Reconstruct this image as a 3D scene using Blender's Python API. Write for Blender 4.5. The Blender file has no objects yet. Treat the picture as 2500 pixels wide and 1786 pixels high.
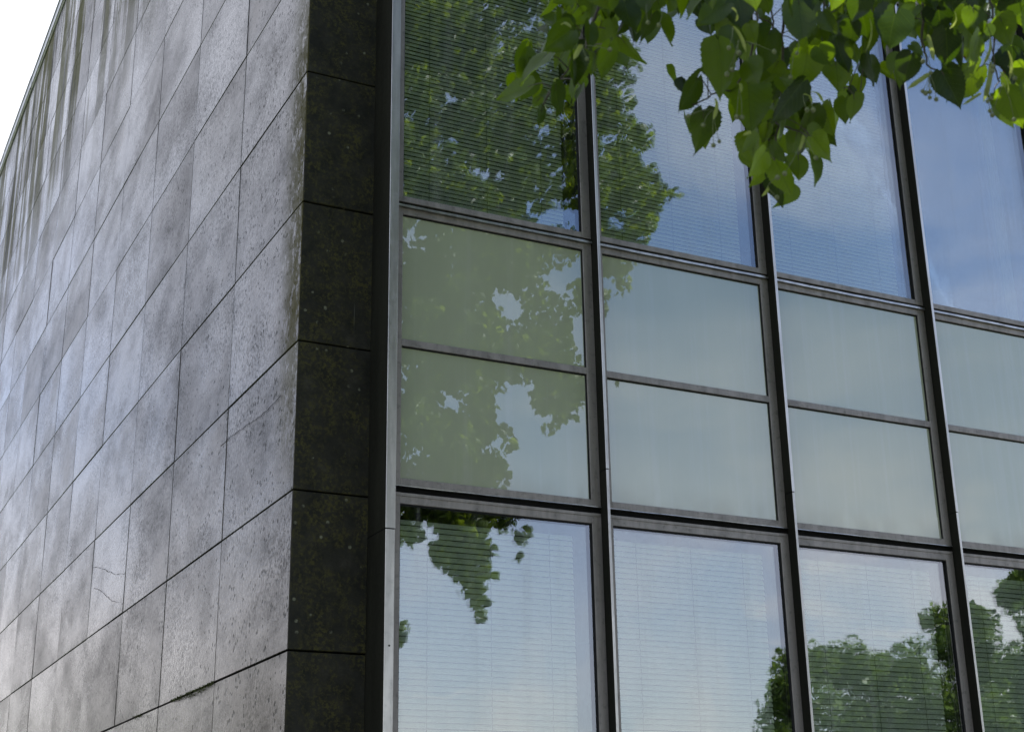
# Corner of an office building: weathered stone gable, glass curtain wall,
# linden branches hanging in front of it, the linden mirrored in the panes.
import bpy, bmesh, math, random
from mathutils import Vector, Matrix, noise

SC = bpy.context.scene
COL = SC.collection
R = math.radians
W = 1.25          # bay width of the curtain wall in metres
Z0 = 4.81         # height of the facade datum above ground

# ------------------------------------------------------------------ camera
cd = bpy.data.cameras.new('camera')
cam = bpy.data.objects.new('camera', cd)
COL.objects.link(cam)
cd.sensor_width = 36.0
cd.lens = 50.99
cd.clip_start = 0.05
cd.clip_end = 2000.0
cd.dof.use_dof = True
cd.dof.focus_distance = 8.2
cd.dof.aperture_fstop = 11.0
_r = Vector((0.892897, -0.449971, -0.016147))
_u = Vector((-0.13709, -0.305842, 0.942161))
_f = Vector((0.428884, 0.839039, 0.334772))
M = Matrix(((_r.x, _u.x, -_f.x, -2.68525), (_r.y, _u.y, -_f.y, -6.55741),
            (_r.z, _u.z, -_f.z, 1.65071), (0, 0, 0, 1)))
cam.matrix_world = M
SC.camera = cam

# ------------------------------------------------------------------ light
SUN_EL, SUN_AZ = R(60.3), R(28)      # azimuth from +Y towards +X: behind the building
SC.view_settings.view_transform = 'Standard'
SC.view_settings.look = 'None'
SC.view_settings.gamma = 1.0
SC.view_settings.exposure = 1.1
world = bpy.data.worlds.new('World')
SC.world = world
world.use_nodes = True


def build_world():
    nt = world.node_tree
    nt.nodes.clear()
    N = nt.nodes.new
    K = nt.links.new
    out = N('ShaderNodeOutputWorld')
    bg = N('ShaderNodeBackground')
    bg.inputs['Strength'].default_value = 0.12
    sky = N('ShaderNodeTexSky')
    sky.sky_type = 'NISHITA'
    sky.sun_disc = False
    sky.sun_elevation = SUN_EL
    sky.sun_rotation = SUN_AZ
    sky.air_density = 1.0
    sky.dust_density = 1.6
    sky.ozone_density = 1.0
    tc = N('ShaderNodeTexCoord')
    sep = N('ShaderNodeSeparateXYZ')
    K(tc.outputs['Generated'], sep.inputs[0])
    # clouds: noise on a flat layer above the ground
    ad = N('ShaderNodeMath'); ad.operation = 'ADD'; ad.inputs[1].default_value = 0.12
    K(sep.outputs['Z'], ad.inputs[0])
    mx = N('ShaderNodeMath'); mx.operation = 'MAXIMUM'; mx.inputs[1].default_value = 0.06
    K(ad.outputs[0], mx.inputs[0])
    dx = N('ShaderNodeMath'); dx.operation = 'DIVIDE'
    dy = N('ShaderNodeMath'); dy.operation = 'DIVIDE'
    K(sep.outputs['X'], dx.inputs[0]); K(mx.outputs[0], dx.inputs[1])
    K(sep.outputs['Y'], dy.inputs[0]); K(mx.outputs[0], dy.inputs[1])
    cb = N('ShaderNodeCombineXYZ')
    K(dx.outputs[0], cb.inputs[0]); K(dy.outputs[0], cb.inputs[1])
    cb.inputs[2].default_value = 3.7
    n1 = N('ShaderNodeTexNoise')
    n1.inputs['Scale'].default_value = 1.15
    n1.inputs['Detail'].default_value = 5.0
    n1.inputs['Roughness'].default_value = 0.52
    n1.inputs['Distortion'].default_value = 0.5
    K(cb.outputs[0], n1.inputs['Vector'])
    # more cloud towards the sun side (+Y)
    gy = N('ShaderNodeMath'); gy.operation = 'MULTIPLY_ADD'
    gy.inputs[1].default_value = 0.17
    K(sep.outputs['Y'], gy.inputs[0]); K(n1.outputs['Fac'], gy.inputs[2])
    rp = N('ShaderNodeMapRange'); rp.interpolation_type = 'SMOOTHSTEP'
    rp.inputs['From Min'].default_value = 0.26
    rp.inputs['From Max'].default_value = 0.70
    rp.inputs['To Max'].default_value = 0.82
    K(gy.outputs[0], rp.inputs['Value'])
    # low cloud bank towards the horizon opposite the sun
    n2 = N('ShaderNodeTexNoise')
    n2.inputs['Scale'].default_value = 5.0
    n2.inputs['Detail'].default_value = 6.0
    K(tc.outputs['Generated'], n2.inputs['Vector'])
    cc = N('ShaderNodeMix'); cc.data_type = 'RGBA'
    cc.inputs['A'].default_value = (5.0, 5.3, 6.1, 1)
    cc.inputs['B'].default_value = (6.6, 6.5, 6.7, 1)
    K(n2.outputs['Fac'], cc.inputs['Factor'])
    lowf = N('ShaderNodeMapRange'); lowf.interpolation_type = 'SMOOTHSTEP'
    lowf.inputs['From Min'].default_value = 0.10; lowf.inputs['From Max'].default_value = 0.46
    lowf.inputs['To Min'].default_value = 0.85; lowf.inputs['To Max'].default_value = 0.0
    K(sep.outputs['Z'], lowf.inputs['Value'])
    cw = N('ShaderNodeMix'); cw.data_type = 'RGBA'
    cw.inputs['B'].default_value = (7.4, 6.8, 6.5, 1)
    K(lowf.outputs['Result'], cw.inputs['Factor']); K(cc.outputs['Result'], cw.inputs['A'])
    mix = N('ShaderNodeMix'); mix.data_type = 'RGBA'
    lm = mathn(nt, 'MULTIPLY', lowf.outputs['Result'], mrange(nt, n2.outputs['Fac'], 0.38, 0.62, 0.42, 0.95))
    K(mathn(nt, 'MAXIMUM', rp.outputs['Result'], lm), mix.inputs['Factor'])
    tn = N('ShaderNodeMix'); tn.data_type = 'RGBA'; tn.blend_type = 'MULTIPLY'
    tn.inputs['Factor'].default_value = 1.0
    tn.inputs['B'].default_value = (0.93, 0.99, 1.13, 1)
    K(sky.outputs['Color'], tn.inputs['A'])
    K(tn.outputs['Result'], mix.inputs['A'])
    K(cw.outputs['Result'], mix.inputs['B'])
    K(mix.outputs['Result'], bg.inputs['Color'])
    K(bg.outputs[0], out.inputs['Surface'])


sd = bpy.data.lights.new('sun', 'SUN')
sd.energy = 4.0
sd.angle = R(0.5)
sd.color = (1.0, 0.95, 0.87)
sun = bpy.data.objects.new('sun', sd)
COL.objects.link(sun)
_d = Vector((math.sin(SUN_AZ) * math.cos(SUN_EL), math.cos(SUN_AZ) * math.cos(SUN_EL), math.sin(SUN_EL)))
sun.rotation_euler = _d.to_track_quat('Z', 'Y').to_euler()
sun.location = (0, 0, 40)

SC.render.engine = 'CYCLES'
SC.cycles.use_denoising = True
SC.cycles.max_bounces = 8
SC.cycles.transparent_max_bounces = 12
SC.cycles.transmission_bounces = 4
SC.cycles.caustics_reflective = False
SC.cycles.caustics_refractive = False
SC.cycles.sample_clamp_indirect = 6.0


# ------------------------------------------------------------------ helpers
def tag(o, label=None, cat=None, group=None, kind=None):
    if label: o['label'] = label
    if cat: o['category'] = cat
    if group: o['group'] = group
    if kind: o['kind'] = kind
    return o


def empty(name, loc=(0, 0, 0), parent=None):
    o = bpy.data.objects.new(name, None)
    COL.objects.link(o)
    o.location = loc
    o.empty_display_size = 0.3
    if parent: o.parent = parent
    return o


class MB:
    """collects faces and links them as one mesh object"""
    def __init__(self):
        self.v, self.f, self.uv, self.sm = [], [], [], []

    def face(self, idx, uv=None):
        self.f.append(idx); self.uv.append(uv)

    def box(self, x0, x1, y0, y1, z0, z1, tilt=None):
        b = len(self.v)
        for x in (x0, x1):
            for y in (y0, y1):
                for z in (z0, z1):
                    self.v.append((x, y, z))
        for q in ((0, 1, 3, 2), (4, 6, 7, 5), (0, 4, 5, 1), (2, 3, 7, 6), (0, 2, 6, 4), (1, 5, 7, 3)):
            self.face([b + i for i in q])

    def bevbox(self, x0, x1, y0, y1, z0, z1, b=0.004, axis='z'):
        """prism with four chamfered edges along one axis"""
        def ring(a0, a1, c0, c1):
            return [(a0 + b, c0), (a1 - b, c0), (a1, c0 + b), (a1, c1 - b), (a1 - b, c1), (a0 + b, c1), (a0, c1 - b), (a0, c0 + b)]
        base = len(self.v)
        if axis == 'z':
            r = ring(x0, x1, y0, y1)
            self.v += [(a, c, z0) for a, c in r] + [(a, c, z1) for a, c in r]
        elif axis == 'x':
            r = ring(y0, y1, z0, z1)
            self.v += [(x0, a, c) for a, c in r] + [(x1, a, c) for a, c in r]
        else:
            r = ring(z0, z1, x0, x1)
            self.v += [(c, y0, a) for a, c in r] + [(c, y1, a) for a, c in r]
        for i in range(8):
            j = (i + 1) % 8
            self.face([base + i, base + j, base + 8 + j, base + 8 + i])
        self.face([base + i for i in reversed(range(8))])
        self.face([base + 8 + i for i in range(8)])

    def tube(self, pts, rad, n=6):
        pts = [Vector(p) for p in pts]
        prev = None
        k = len(pts)
        ref = Vector((0.3, 0.9, 0.2)).normalized()
        for i, p in enumerate(pts):
            d = (pts[min(i + 1, k - 1)] - pts[max(i - 1, 0)])
            if d.length < 1e-9: d = Vector((0, 0, 1))
            d.normalize()
            a = d.cross(ref)
            if a.length < 1e-3: a = d.cross(Vector((1, 0, 0)))
            a.normalize(); c = d.cross(a)
            r = rad[i] if isinstance(rad, (list, tuple)) else rad
            b = len(self.v)
            for j in range(n):
                t = 2 * math.pi * j / n
                self.v.append(tuple(p + a * math.cos(t) * r + c * math.sin(t) * r))
            if prev is not None:
                for j in range(n):
                    self.face([prev + j, prev + (j + 1) % n, b + (j + 1) % n, b + j])
            else:
                self.face([b + j for j in reversed(range(n))])
            prev = b
        self.face([prev + j for j in range(n)])

    def build(self, name, mat, parent=None, smooth=False, weld=False):
        me = bpy.data.meshes.new(name)
        me.from_pydata([tuple(v) for v in self.v], [], self.f)
        if any(u is not None for u in self.uv):
            lay = me.uv_layers.new(name='UVMap')
            k = 0
            for f, u in zip(self.f, self.uv):
                for i in range(len(f)):
                    lay.data[k].uv = u[i] if u else (0, 0)
                    k += 1
        me.materials.append(mat)
        bm = bmesh.new(); bm.from_mesh(me)
        if not any(u is not None for u in self.uv):
            bmesh.ops.recalc_face_normals(bm, faces=bm.faces)
        bm.to_mesh(me); bm.free()
        if smooth:
            me.polygons.foreach_set('use_smooth', [True] * len(me.polygons))
        me.update()
        o = bpy.data.objects.new(name, me)
        COL.objects.link(o)
        if parent: o.parent = parent
        return o


def copy_tree(o, parent=None):
    c = o.copy(); COL.objects.link(c)
    c.parent = parent
    for ch in list(o.children): copy_tree(ch, c)
    return c


# ------------------------------------------------------------------ materials
def newmat(name):
    m = bpy.data.materials.new(name)
    m.use_nodes = True
    nt = m.node_tree
    nt.nodes.clear()
    return m, nt, nt.nodes.new, nt.links.new


def ramp(nt, src, stops, interp='LINEAR'):
    r = nt.nodes.new('ShaderNodeValToRGB')
    r.color_ramp.interpolation = interp
    e = r.color_ramp.elements
    while len(e) < len(stops): e.new(0.5)
    for el, (p, c) in zip(e, stops):
        el.position = p
        el.color = c if len(c) == 4 else (*c, 1)
    nt.links.new(src, r.inputs[0])
    return r


def mapping(nt, scale, loc=(0, 0, 0), rot=(0, 0, 0)):
    tc = nt.nodes.new('ShaderNodeTexCoord')
    mp = nt.nodes.new('ShaderNodeMapping')
    mp.inputs['Scale'].default_value = scale
    mp.inputs['Location'].default_value = loc
    mp.inputs['Rotation'].default_value = rot
    nt.links.new(tc.outputs['Object'], mp.inputs['Vector'])
    return mp.outputs[0]


def noise_tex(nt, vec, scale, detail=4, rough=0.55, dist=0.0):
    n = nt.nodes.new('ShaderNodeTexNoise')
    n.inputs['Scale'].default_value = scale
    n.inputs['Detail'].default_value = detail
    n.inputs['Roughness'].default_value = rough
    n.inputs['Distortion'].default_value = dist
    nt.links.new(vec, n.inputs['Vector'])
    return n.outputs['Fac']


def mathn(nt, op, a, b=None, c=None, clamp=False):
    n = nt.nodes.new('ShaderNodeMath'); n.operation = op; n.use_clamp = clamp
    for i, x in enumerate((a, b, c)):
        if x is None: continue
        if isinstance(x, (int, float)): n.inputs[i].default_value = x
        else: nt.links.new(x, n.inputs[i])
    return n.outputs[0]


def mrange(nt, v, a, b, c=0.0, d=1.0, smooth=True):
    n = nt.nodes.new('ShaderNodeMapRange')
    n.interpolation_type = 'SMOOTHSTEP' if smooth else 'LINEAR'
    nt.links.new(v, n.inputs['Value'])
    n.inputs['From Min'].default_value = a; n.inputs['From Max'].default_value = b
    n.inputs['To Min'].default_value = c; n.inputs['To Max'].default_value = d
    return n.outputs['Result']


def mixc(nt, fac, a, b, mode='MIX'):
    n = nt.nodes.new('ShaderNodeMix'); n.data_type = 'RGBA'; n.blend_type = mode
    for key, x in (('Factor', fac), ('A', a), ('B', b)):
        if isinstance(x, (int, float)): n.inputs[key].default_value = x
        elif isinstance(x, tuple): n.inputs[key].default_value = x if len(x) == 4 else (*x, 1)
        else: nt.links.new(x, n.inputs[key])
    return n.outputs['Result']


def bump(nt, h, strength, dist, prev=None):
    b = nt.nodes.new('ShaderNodeBump')
    b.inputs['Strength'].default_value = strength
    b.inputs['Distance'].default_value = dist
    nt.links.new(h, b.inputs['Height'])
    if prev is not None: nt.links.new(prev, b.inputs['Normal'])
    return b.outputs[0]


def principled(nt, **kw):
    p = nt.nodes.new('ShaderNodeBsdfPrincipled')
    o = nt.nodes.new('ShaderNodeOutputMaterial')
    nt.links.new(p.outputs[0], o.inputs[0])
    names = {'color': 'Base Color', 'rough': 'Roughness', 'metal': 'Metallic', 'normal': 'Normal',
             'spec': 'Specular IOR Level', 'ior': 'IOR', 'coat': 'Coat Weight', 'coatr': 'Coat Roughness'}
    for k, x in kw.items():
        i = p.inputs[names[k]]
        if isinstance(x, (int, float)): i.default_value = x
        elif isinstance(x, tuple): i.default_value = x if len(x) == 4 else (*x, 1)
        else: nt.links.new(x, i)
    return p


build_world()


def sepxyz(nt):
    tc = nt.nodes.new('ShaderNodeTexCoord'); s = nt.nodes.new('ShaderNodeSeparateXYZ')
    nt.links.new(tc.outputs['Object'], s.inputs[0])
    return s.outputs


def mat_stone():
    m, nt, N, K = newmat('gable_stone')
    v = mapping(nt, (1, 1, 1))
    geo0 = N('ShaderNodeNewGeometry')
    off = N('ShaderNodeCombineXYZ')
    K(mathn(nt, 'MULTIPLY', geo0.outputs['Random Per Island'], 31.0), off.inputs[0])
    K(mathn(nt, 'MULTIPLY', geo0.outputs['Random Per Island'], 0.7), off.inputs[2])

    def slabvec(sc):
        va = N('ShaderNodeVectorMath'); va.operation = 'ADD'
        K(mapping(nt, sc), va.inputs[0]); K(off.outputs[0], va.inputs[1])
        return va.outputs[0]
    vs = slabvec((1, 0.5, 0.8))            # weathering drawn out downwards
    geo = N('ShaderNodeNewGeometry')
    rnd = geo.outputs['Random Per Island']
    xyz = sepxyz(nt)
    big = noise_tex(nt, vs, 1.1, 5, 0.6)
    mid = noise_tex(nt, slabvec((1, 0.5, 0.9)), 3.6, 8, 0.76)
    fine = noise_tex(nt, v, 42, 4, 0.75)
    grain = noise_tex(nt, v, 150, 2, 0.6)
    base = ramp(nt, mid, [(0.25, (0.020, 0.017, 0.013)), (0.5, (0.044, 0.037, 0.031)), (0.78, (0.090, 0.079, 0.069))]).outputs[0]
    base = mixc(nt, mrange(nt, big, 0.38, 0.62, 0.0, 0.7), base, (0.080, 0.074, 0.070))
    tint = ramp(nt, rnd, [(0, (0.80, 0.80, 0.80)), (0.4, (0.94, 0.94, 0.94)), (0.7, (1.06, 1.03, 1.0)), (1, (1.28, 1.24, 1.2))]).outputs[0]
    base = mixc(nt, 1.0, base, tint, 'MULTIPLY')
    # broad brown stains running across the slabs
    stn = mrange(nt, noise_tex(nt, mapping(nt, (1, 0.45, 0.7), (7, 3, 2)), 1.5, 7, 0.7), 0.50, 0.62)
    base = mixc(nt, mathn(nt, 'MULTIPLY', stn, 0.7), base, (0.030, 0.023, 0.016))
    spkl = mrange(nt, noise_tex(nt, mapping(nt, (1, 0.5, 0.6), (1, 9, 4)), 1.9, 3), 0.35, 0.62, 0.25, 1.0)
    # small dark pits in the polished face
    vo = N('ShaderNodeTexVoronoi'); vo.inputs['Scale'].default_value = 46
    vo.inputs['Randomness'].default_value = 1.0
    K(mapping(nt, (1, 0.55, 0.6)), vo.inputs['Vector'])
    pitsel = noise_tex(nt, v, 9, 4)
    near = mrange(nt, xyz[1], 0.2, 5.0, 0.36, 0.24)
    pr = mathn(nt, 'MULTIPLY', near, mrange(nt, pitsel, 0.40, 0.62))
    pit = mrange(nt, mathn(nt, 'SUBTRACT', vo.outputs['Distance'], pr), -0.06, 0.02, 1, 0)
    gr = mrange(nt, fine, 0.38, 0.62)
    base = mixc(nt, mathn(nt, 'MULTIPLY', pit, 0.85), base, (0.022, 0.021, 0.018))
    base = mixc(nt, mathn(nt, 'MULTIPLY', mrange(nt, fine, 0.50, 0.66, 0.0, 0.6), spkl), base, (0.045, 0.042, 0.038))
    spf = mathn(nt, 'MULTIPLY_ADD', mathn(nt, 'SUBTRACT', mrange(nt, fine, 0.38, 0.60, 1.15, 0.15), 0.75), spkl, 0.75)
    spf = mathn(nt, 'MULTIPLY', spf, mathn(nt, 'MULTIPLY_ADD', stn, -0.45, 1.0))
    spc = mathn(nt, 'MULTIPLY', spf, mathn(nt, 'SUBTRACT', 1.0, mathn(nt, 'MULTIPLY', pit, 0.8)))
    spc = mathn(nt, 'MULTIPLY', spc, mrange(nt, mid, 0.32, 0.64, 0.35, 1.5))
    spc = mathn(nt, 'MULTIPLY', spc, mathn(nt, 'MULTIPLY_ADD', mathn(nt, 'FRACT', mathn(nt, 'MULTIPLY', rnd, 7.3)), 0.26, 0.88))
    uvn = N('ShaderNodeUVMap'); su = N('ShaderNodeSeparateXYZ'); K(uvn.outputs[0], su.inputs[0])
    eu = mathn(nt, 'MINIMUM', su.outputs[0], mathn(nt, 'SUBTRACT', 1.0, su.outputs[0]))
    ev = mathn(nt, 'MINIMUM', mathn(nt, 'MULTIPLY', su.outputs[1], 0.6), mathn(nt, 'SUBTRACT', 1.0, su.outputs[1]))
    ee = mathn(nt, 'MINIMUM', eu, ev)
    grime = mathn(nt, 'MULTIPLY', mrange(nt, mathn(nt, 'MULTIPLY_ADD', mid, -0.09, ee), -0.045, 0.05, 1, 0), 0.6)
    base = mixc(nt, grime, base, (0.022, 0.021, 0.017))
    # moss runs from the coping: long vertical streaks
    st = noise_tex(nt, mapping(nt, (1, 1.1, 0.07)), 1.6, 7, 0.72)
    topm = mrange(nt, mathn(nt, 'MULTIPLY_ADD', mid, 1.6, xyz[2]), 9.0, 11.6)
    green = mathn(nt, 'MULTIPLY', mrange(nt, st, 0.46, 0.54), topm)
    base = mixc(nt, green, base, (0.080, 0.076, 0.020))
    st2 = noise_tex(nt, mapping(nt, (1, 2.3, 0.08), (3, 5, 1)), 1.7, 6, 0.68)
    dark = mathn(nt, 'MULTIPLY', mrange(nt, st2, 0.53, 0.60), mathn(nt, 'MULTIPLY', mrange(nt, xyz[2], 8.0, 10.8), mrange(nt, xyz[1], 4.0, 7.0)))
    base = mixc(nt, mathn(nt, 'MULTIPLY', dark, 0.85), base, (0.028, 0.027, 0.026))
    # moss along the outer corner
    cm = noise_tex(nt, mapping(nt, (1, 1.5, 0.9)), 6.5, 9, 0.85)
    edge = mrange(nt, mathn(nt, 'MULTIPLY_ADD', cm, 0.35, xyz[1]), 0.50, 0.86, 1.0, 0.0)
    hz = mathn(nt, 'MULTIPLY', mrange(nt, xyz[2], 3.2, 4.6), mrange(nt, xyz[2], 6.0, 7.2, 1.0, 0.15))
    cmask = mathn(nt, 'MULTIPLY', mathn(nt, 'MULTIPLY', edge, hz), mrange(nt, cm, 0.42, 0.50))
    base = mixc(nt, cmask, base, (0.060, 0.054, 0.020))
    wet = mathn(nt, 'MAXIMUM', green, cmask)
    rg = mrange(nt, big, 0.35, 0.65, 0.33, 0.17)
    rg = mathn(nt, 'ADD', rg, mathn(nt, 'MULTIPLY', wet, 0.3))
    rg = mathn(nt, 'ADD', rg, mathn(nt, 'MULTIPLY', mathn(nt, 'SUBTRACT', rnd, 0.5), 0.08))
    nb = bump(nt, big, 0.25, 0.02)
    nb = bump(nt, mid, 0.35, 0.006, nb)
    nb = bump(nt, fine, 0.55, 0.0030, nb)
    nb = bump(nt, grain, 0.2, 0.0007, nb)
    nb = bump(nt, mathn(nt, 'SUBTRACT', 1.0, pit), 0.6, 0.0018, nb)
    pb = principled(nt, color=base, rough=rg, normal=nb, spec=mathn(nt, 'MULTIPLY', mathn(nt, 'MULTIPLY', spc, mathn(nt, 'MULTIPLY_ADD', wet, -0.75, 1.0)), 0.34))
    pb.inputs['Specular Tint'].default_value = (0.95, 0.84, 0.73, 1)    # brown film of grime on the polish
    return m


def mat_stone_dark():
    m, nt, N, K = newmat('mossy_pier_stone')
    v = mapping(nt, (1, 1, 1))
    a = noise_tex(nt, v, 9, 6, 0.7)
    b = noise_tex(nt, mapping(nt, (1, 1, 0.8)), 4.2, 9, 0.85)
    c = noise_tex(nt, v, 48, 5, 0.8)
    base = ramp(nt, a, [(0.3, (0.012, 0.012, 0.009)), (0.6, (0.028, 0.027, 0.020)), (0.8, (0.056, 0.053, 0.038))]).outputs[0]
    base = mixc(nt, mathn(nt, 'MULTIPLY', mrange(nt, b, 0.42, 0.60), mrange(nt, c, 0.46, 0.56)), base, (0.060, 0.055, 0.018))
    vo = N('ShaderNodeTexVoronoi'); vo.inputs['Scale'].default_value = 15
    K(mapping(nt, (1, 1, 1)), vo.inputs['Vector'])
    sp = mathn(nt, 'MULTIPLY', mrange(nt, vo.outputs['Distance'], 0.10, 0.17, 1, 0), mrange(nt, noise_tex(nt, v, 5, 2), 0.50, 0.58))
    sp = mathn(nt, 'MULTIPLY', sp, mrange(nt, c, 0.42, 0.52))
    base = mixc(nt, sp, base, (0.15, 0.15, 0.10))
    st = noise_tex(nt, mapping(nt, (14, 14, 0.25)), 2.0, 3, 0.6)
    run = mathn(nt, 'MULTIPLY', mrange(nt, st, 0.66, 0.70), mrange(nt, noise_tex(nt, v, 1.3, 1), 0.52, 0.6))
    base = mixc(nt, mathn(nt, 'MULTIPLY', run, 0.6), base, (0.12, 0.12, 0.10))
    nb = bump(nt, c, 0.4, 0.003)
    nb = bump(nt, a, 0.3, 0.01, nb)
    principled(nt, color=base, rough=0.7, normal=nb, spec=0.12)
    return m


def mat_metal(name, col, metal, rough, dirt=0.5, dirtcol=(0.05, 0.048, 0.036)):
    m, nt, N, K = newmat(name)
    v = mapping(nt, (1, 1, 1))
    a = noise_tex(nt, v, 26, 5, 0.7)
    b = noise_tex(nt, mapping(nt, (1, 1, 0.12)), 14, 4, 0.6)
    sp = noise_tex(nt, v, 240, 2, 0.5)
    col2 = tuple(x * 0.72 for x in col)
    base = mixc(nt, mrange(nt, b, 0.35, 0.65), col, col2)
    base = mixc(nt, mathn(nt, 'MULTIPLY', mrange(nt, a, 0.52, 0.72), dirt), base, dirtcol)
    base = mixc(nt, mathn(nt, 'MULTIPLY', mrange(nt, sp, 0.70, 0.76), 0.35), base, (0.02, 0.02, 0.018))
    rg = mathn(nt, 'ADD', mrange(nt, a, 0.35, 0.7, -0.02, 0.08), rough)
    nb = bump(nt, noise_tex(nt, mapping(nt, (1, 1, 0.3)), 3, 1), 0.1, 0.003)
    principled(nt, color=base, rough=rg, metal=metal, normal=nb)
    return m


def mat_plain(name, col, rough=0.7, metal=0.0, var=0.25, scale=12, spec=0.4):
    m, nt, N, K = newmat(name)
    a = noise_tex(nt, mapping(nt, (1, 1, 1)), scale, 4, 0.6)
    base = mixc(nt, mrange(nt, a, 0.3, 0.7), tuple(c * (1 - var) for c in col), tuple(c * (1 + var) for c in col))
    principled(nt, color=base, rough=rough, metal=metal, spec=spec)
    return m


def mat_glass(name, refl, tint, wav=1.0):
    """one pane face: part mirror, part clear tinted"""
    m, nt, N, K = newmat(name)
    out = N('ShaderNodeOutputMaterial')
    gl = N('ShaderNodeBsdfGlossy'); gl.inputs['Roughness'].default_value = 0.0
    gl.inputs['Color'].default_value = (0.93, 0.95, 1.0, 1)
    tr = N('ShaderNodeBsdfTransparent'); tr.inputs['Color'].default_value = (*tint, 1)
    mx = N('ShaderNodeMixShader')
    fr = N('ShaderNodeLayerWeight'); fr.inputs['Blend'].default_value = 0.25
    fac = mathn(nt, 'MULTIPLY_ADD', fr.outputs['Fresnel'], 0.6, refl, clamp=True)
    K(fac, mx.inputs[0]); K(tr.outputs[0], mx.inputs[1]); K(gl.outputs[0], mx.inputs[2])
    a = noise_tex(nt, mapping(nt, (1, 1, 0.7)), 2.4, 2, 0.5)
    b = noise_tex(nt, mapping(nt, (1, 1, 0.8), (4, 2, 0)), 9.0, 2, 0.5)
    nb = bump(nt, a, 1.0, 0.0013 * wav)
    nb = bump(nt, b, 1.0, 0.0002 * wav, nb)
    K(nb, gl.inputs['Normal'])
    # a thin film of dust and dried drips
    df = N('ShaderNodeBsdfDiffuse'); df.inputs['Color'].default_value = (0.5, 0.5, 0.48, 1)
    d1 = noise_tex(nt, mapping(nt, (1, 1, 1)), 420, 2, 0.6)
    d2 = noise_tex(nt, mapping(nt, (9, 9, 0.5)), 1.5, 5, 0.6)
    dm = mathn(nt, 'ADD', mathn(nt, 'MULTIPLY', mrange(nt, d1, 0.6, 0.75), 0.10), mrange(nt, d2, 0.50, 0.75, 0.0, 0.09))
    m2 = N('ShaderNodeMixShader')
    K(dm, m2.inputs[0]); K(mx.outputs[0], m2.inputs[1]); K(df.outputs[0], m2.inputs[2])
    K(m2.outputs[0], out.inputs[0])
    return m


def mat_spandrel():
    m, nt, N, K = newmat('opaque_green_glass')
    out = N('ShaderNodeOutputMaterial')
    gl = N('ShaderNodeBsdfGlossy'); gl.inputs['Roughness'].default_value = 0.012
    gl.inputs['Color'].default_value = (0.93, 0.97, 1.0, 1)
    df = N('ShaderNodeBsdfDiffuse')
    xyz = sepxyz(nt)
    a = noise_tex(nt, mapping(nt, (1, 1, 0.3)), 3, 5, 0.6)
    d = noise_tex(nt, mapping(nt, (1, 1, 0.5)), 8, 6, 0.7)
    base = mixc(nt, mrange(nt, a, 0.3, 0.7), SPCOL[0], SPCOL[1])
    runs = noise_tex(nt, mapping(nt, (11, 11, 0.4)), 1.4, 5, 0.65)
    base = mixc(nt, mrange(nt, runs, 0.48, 0.72, 0.0, 0.22), base, (0.42, 0.43, 0.38))
    # dust settled on the lower edge of the panels
    zb = (-0.9697 * W + Z0)
    low = mathn(nt, 'MULTIPLY', mrange(nt, xyz[2], zb, zb + 0.16, 1, 0), mrange(nt, d, 0.35, 0.62))
    base = mixc(nt, mathn(nt, 'MULTIPLY', low, 0.4), base, (0.34, 0.33, 0.27))
    K(base, df.inputs['Color'])
    fr = N('ShaderNodeLayerWeight'); fr.inputs['Blend'].default_value = 0.22
    fac = mathn(nt, 'MULTIPLY_ADD', fr.outputs['Fresnel'], 0.7, SPREFL, clamp=True)
    fac = mathn(nt, 'MULTIPLY', fac, mathn(nt, 'SUBTRACT', 1.0, mathn(nt, 'MULTIPLY', low, 0.25)))
    mx = N('ShaderNodeMixShader')
    K(fac, mx.inputs[0]); K(df.outputs[0], mx.inputs[1]); K(gl.outputs[0], mx.inputs[2])
    w1 = noise_tex(nt, mapping(nt, (1, 1, 0.7)), 2.0, 2, 0.5)
    w2 = noise_tex(nt, mapping(nt, (1, 1, 0.8), (4, 2, 0)), 10.0, 2, 0.5)
    nb = bump(nt, w1, 1.0, 0.0012)
    nb = bump(nt, w2, 1.0, 0.00016, nb)
    K(nb, gl.inputs['Normal'])
    K(mx.outputs[0], out.inputs[0])
    return m


SPCOL = ((0.325, 0.355, 0.245), (0.345, 0.375, 0.265))
SPREFL = 0.15


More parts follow.
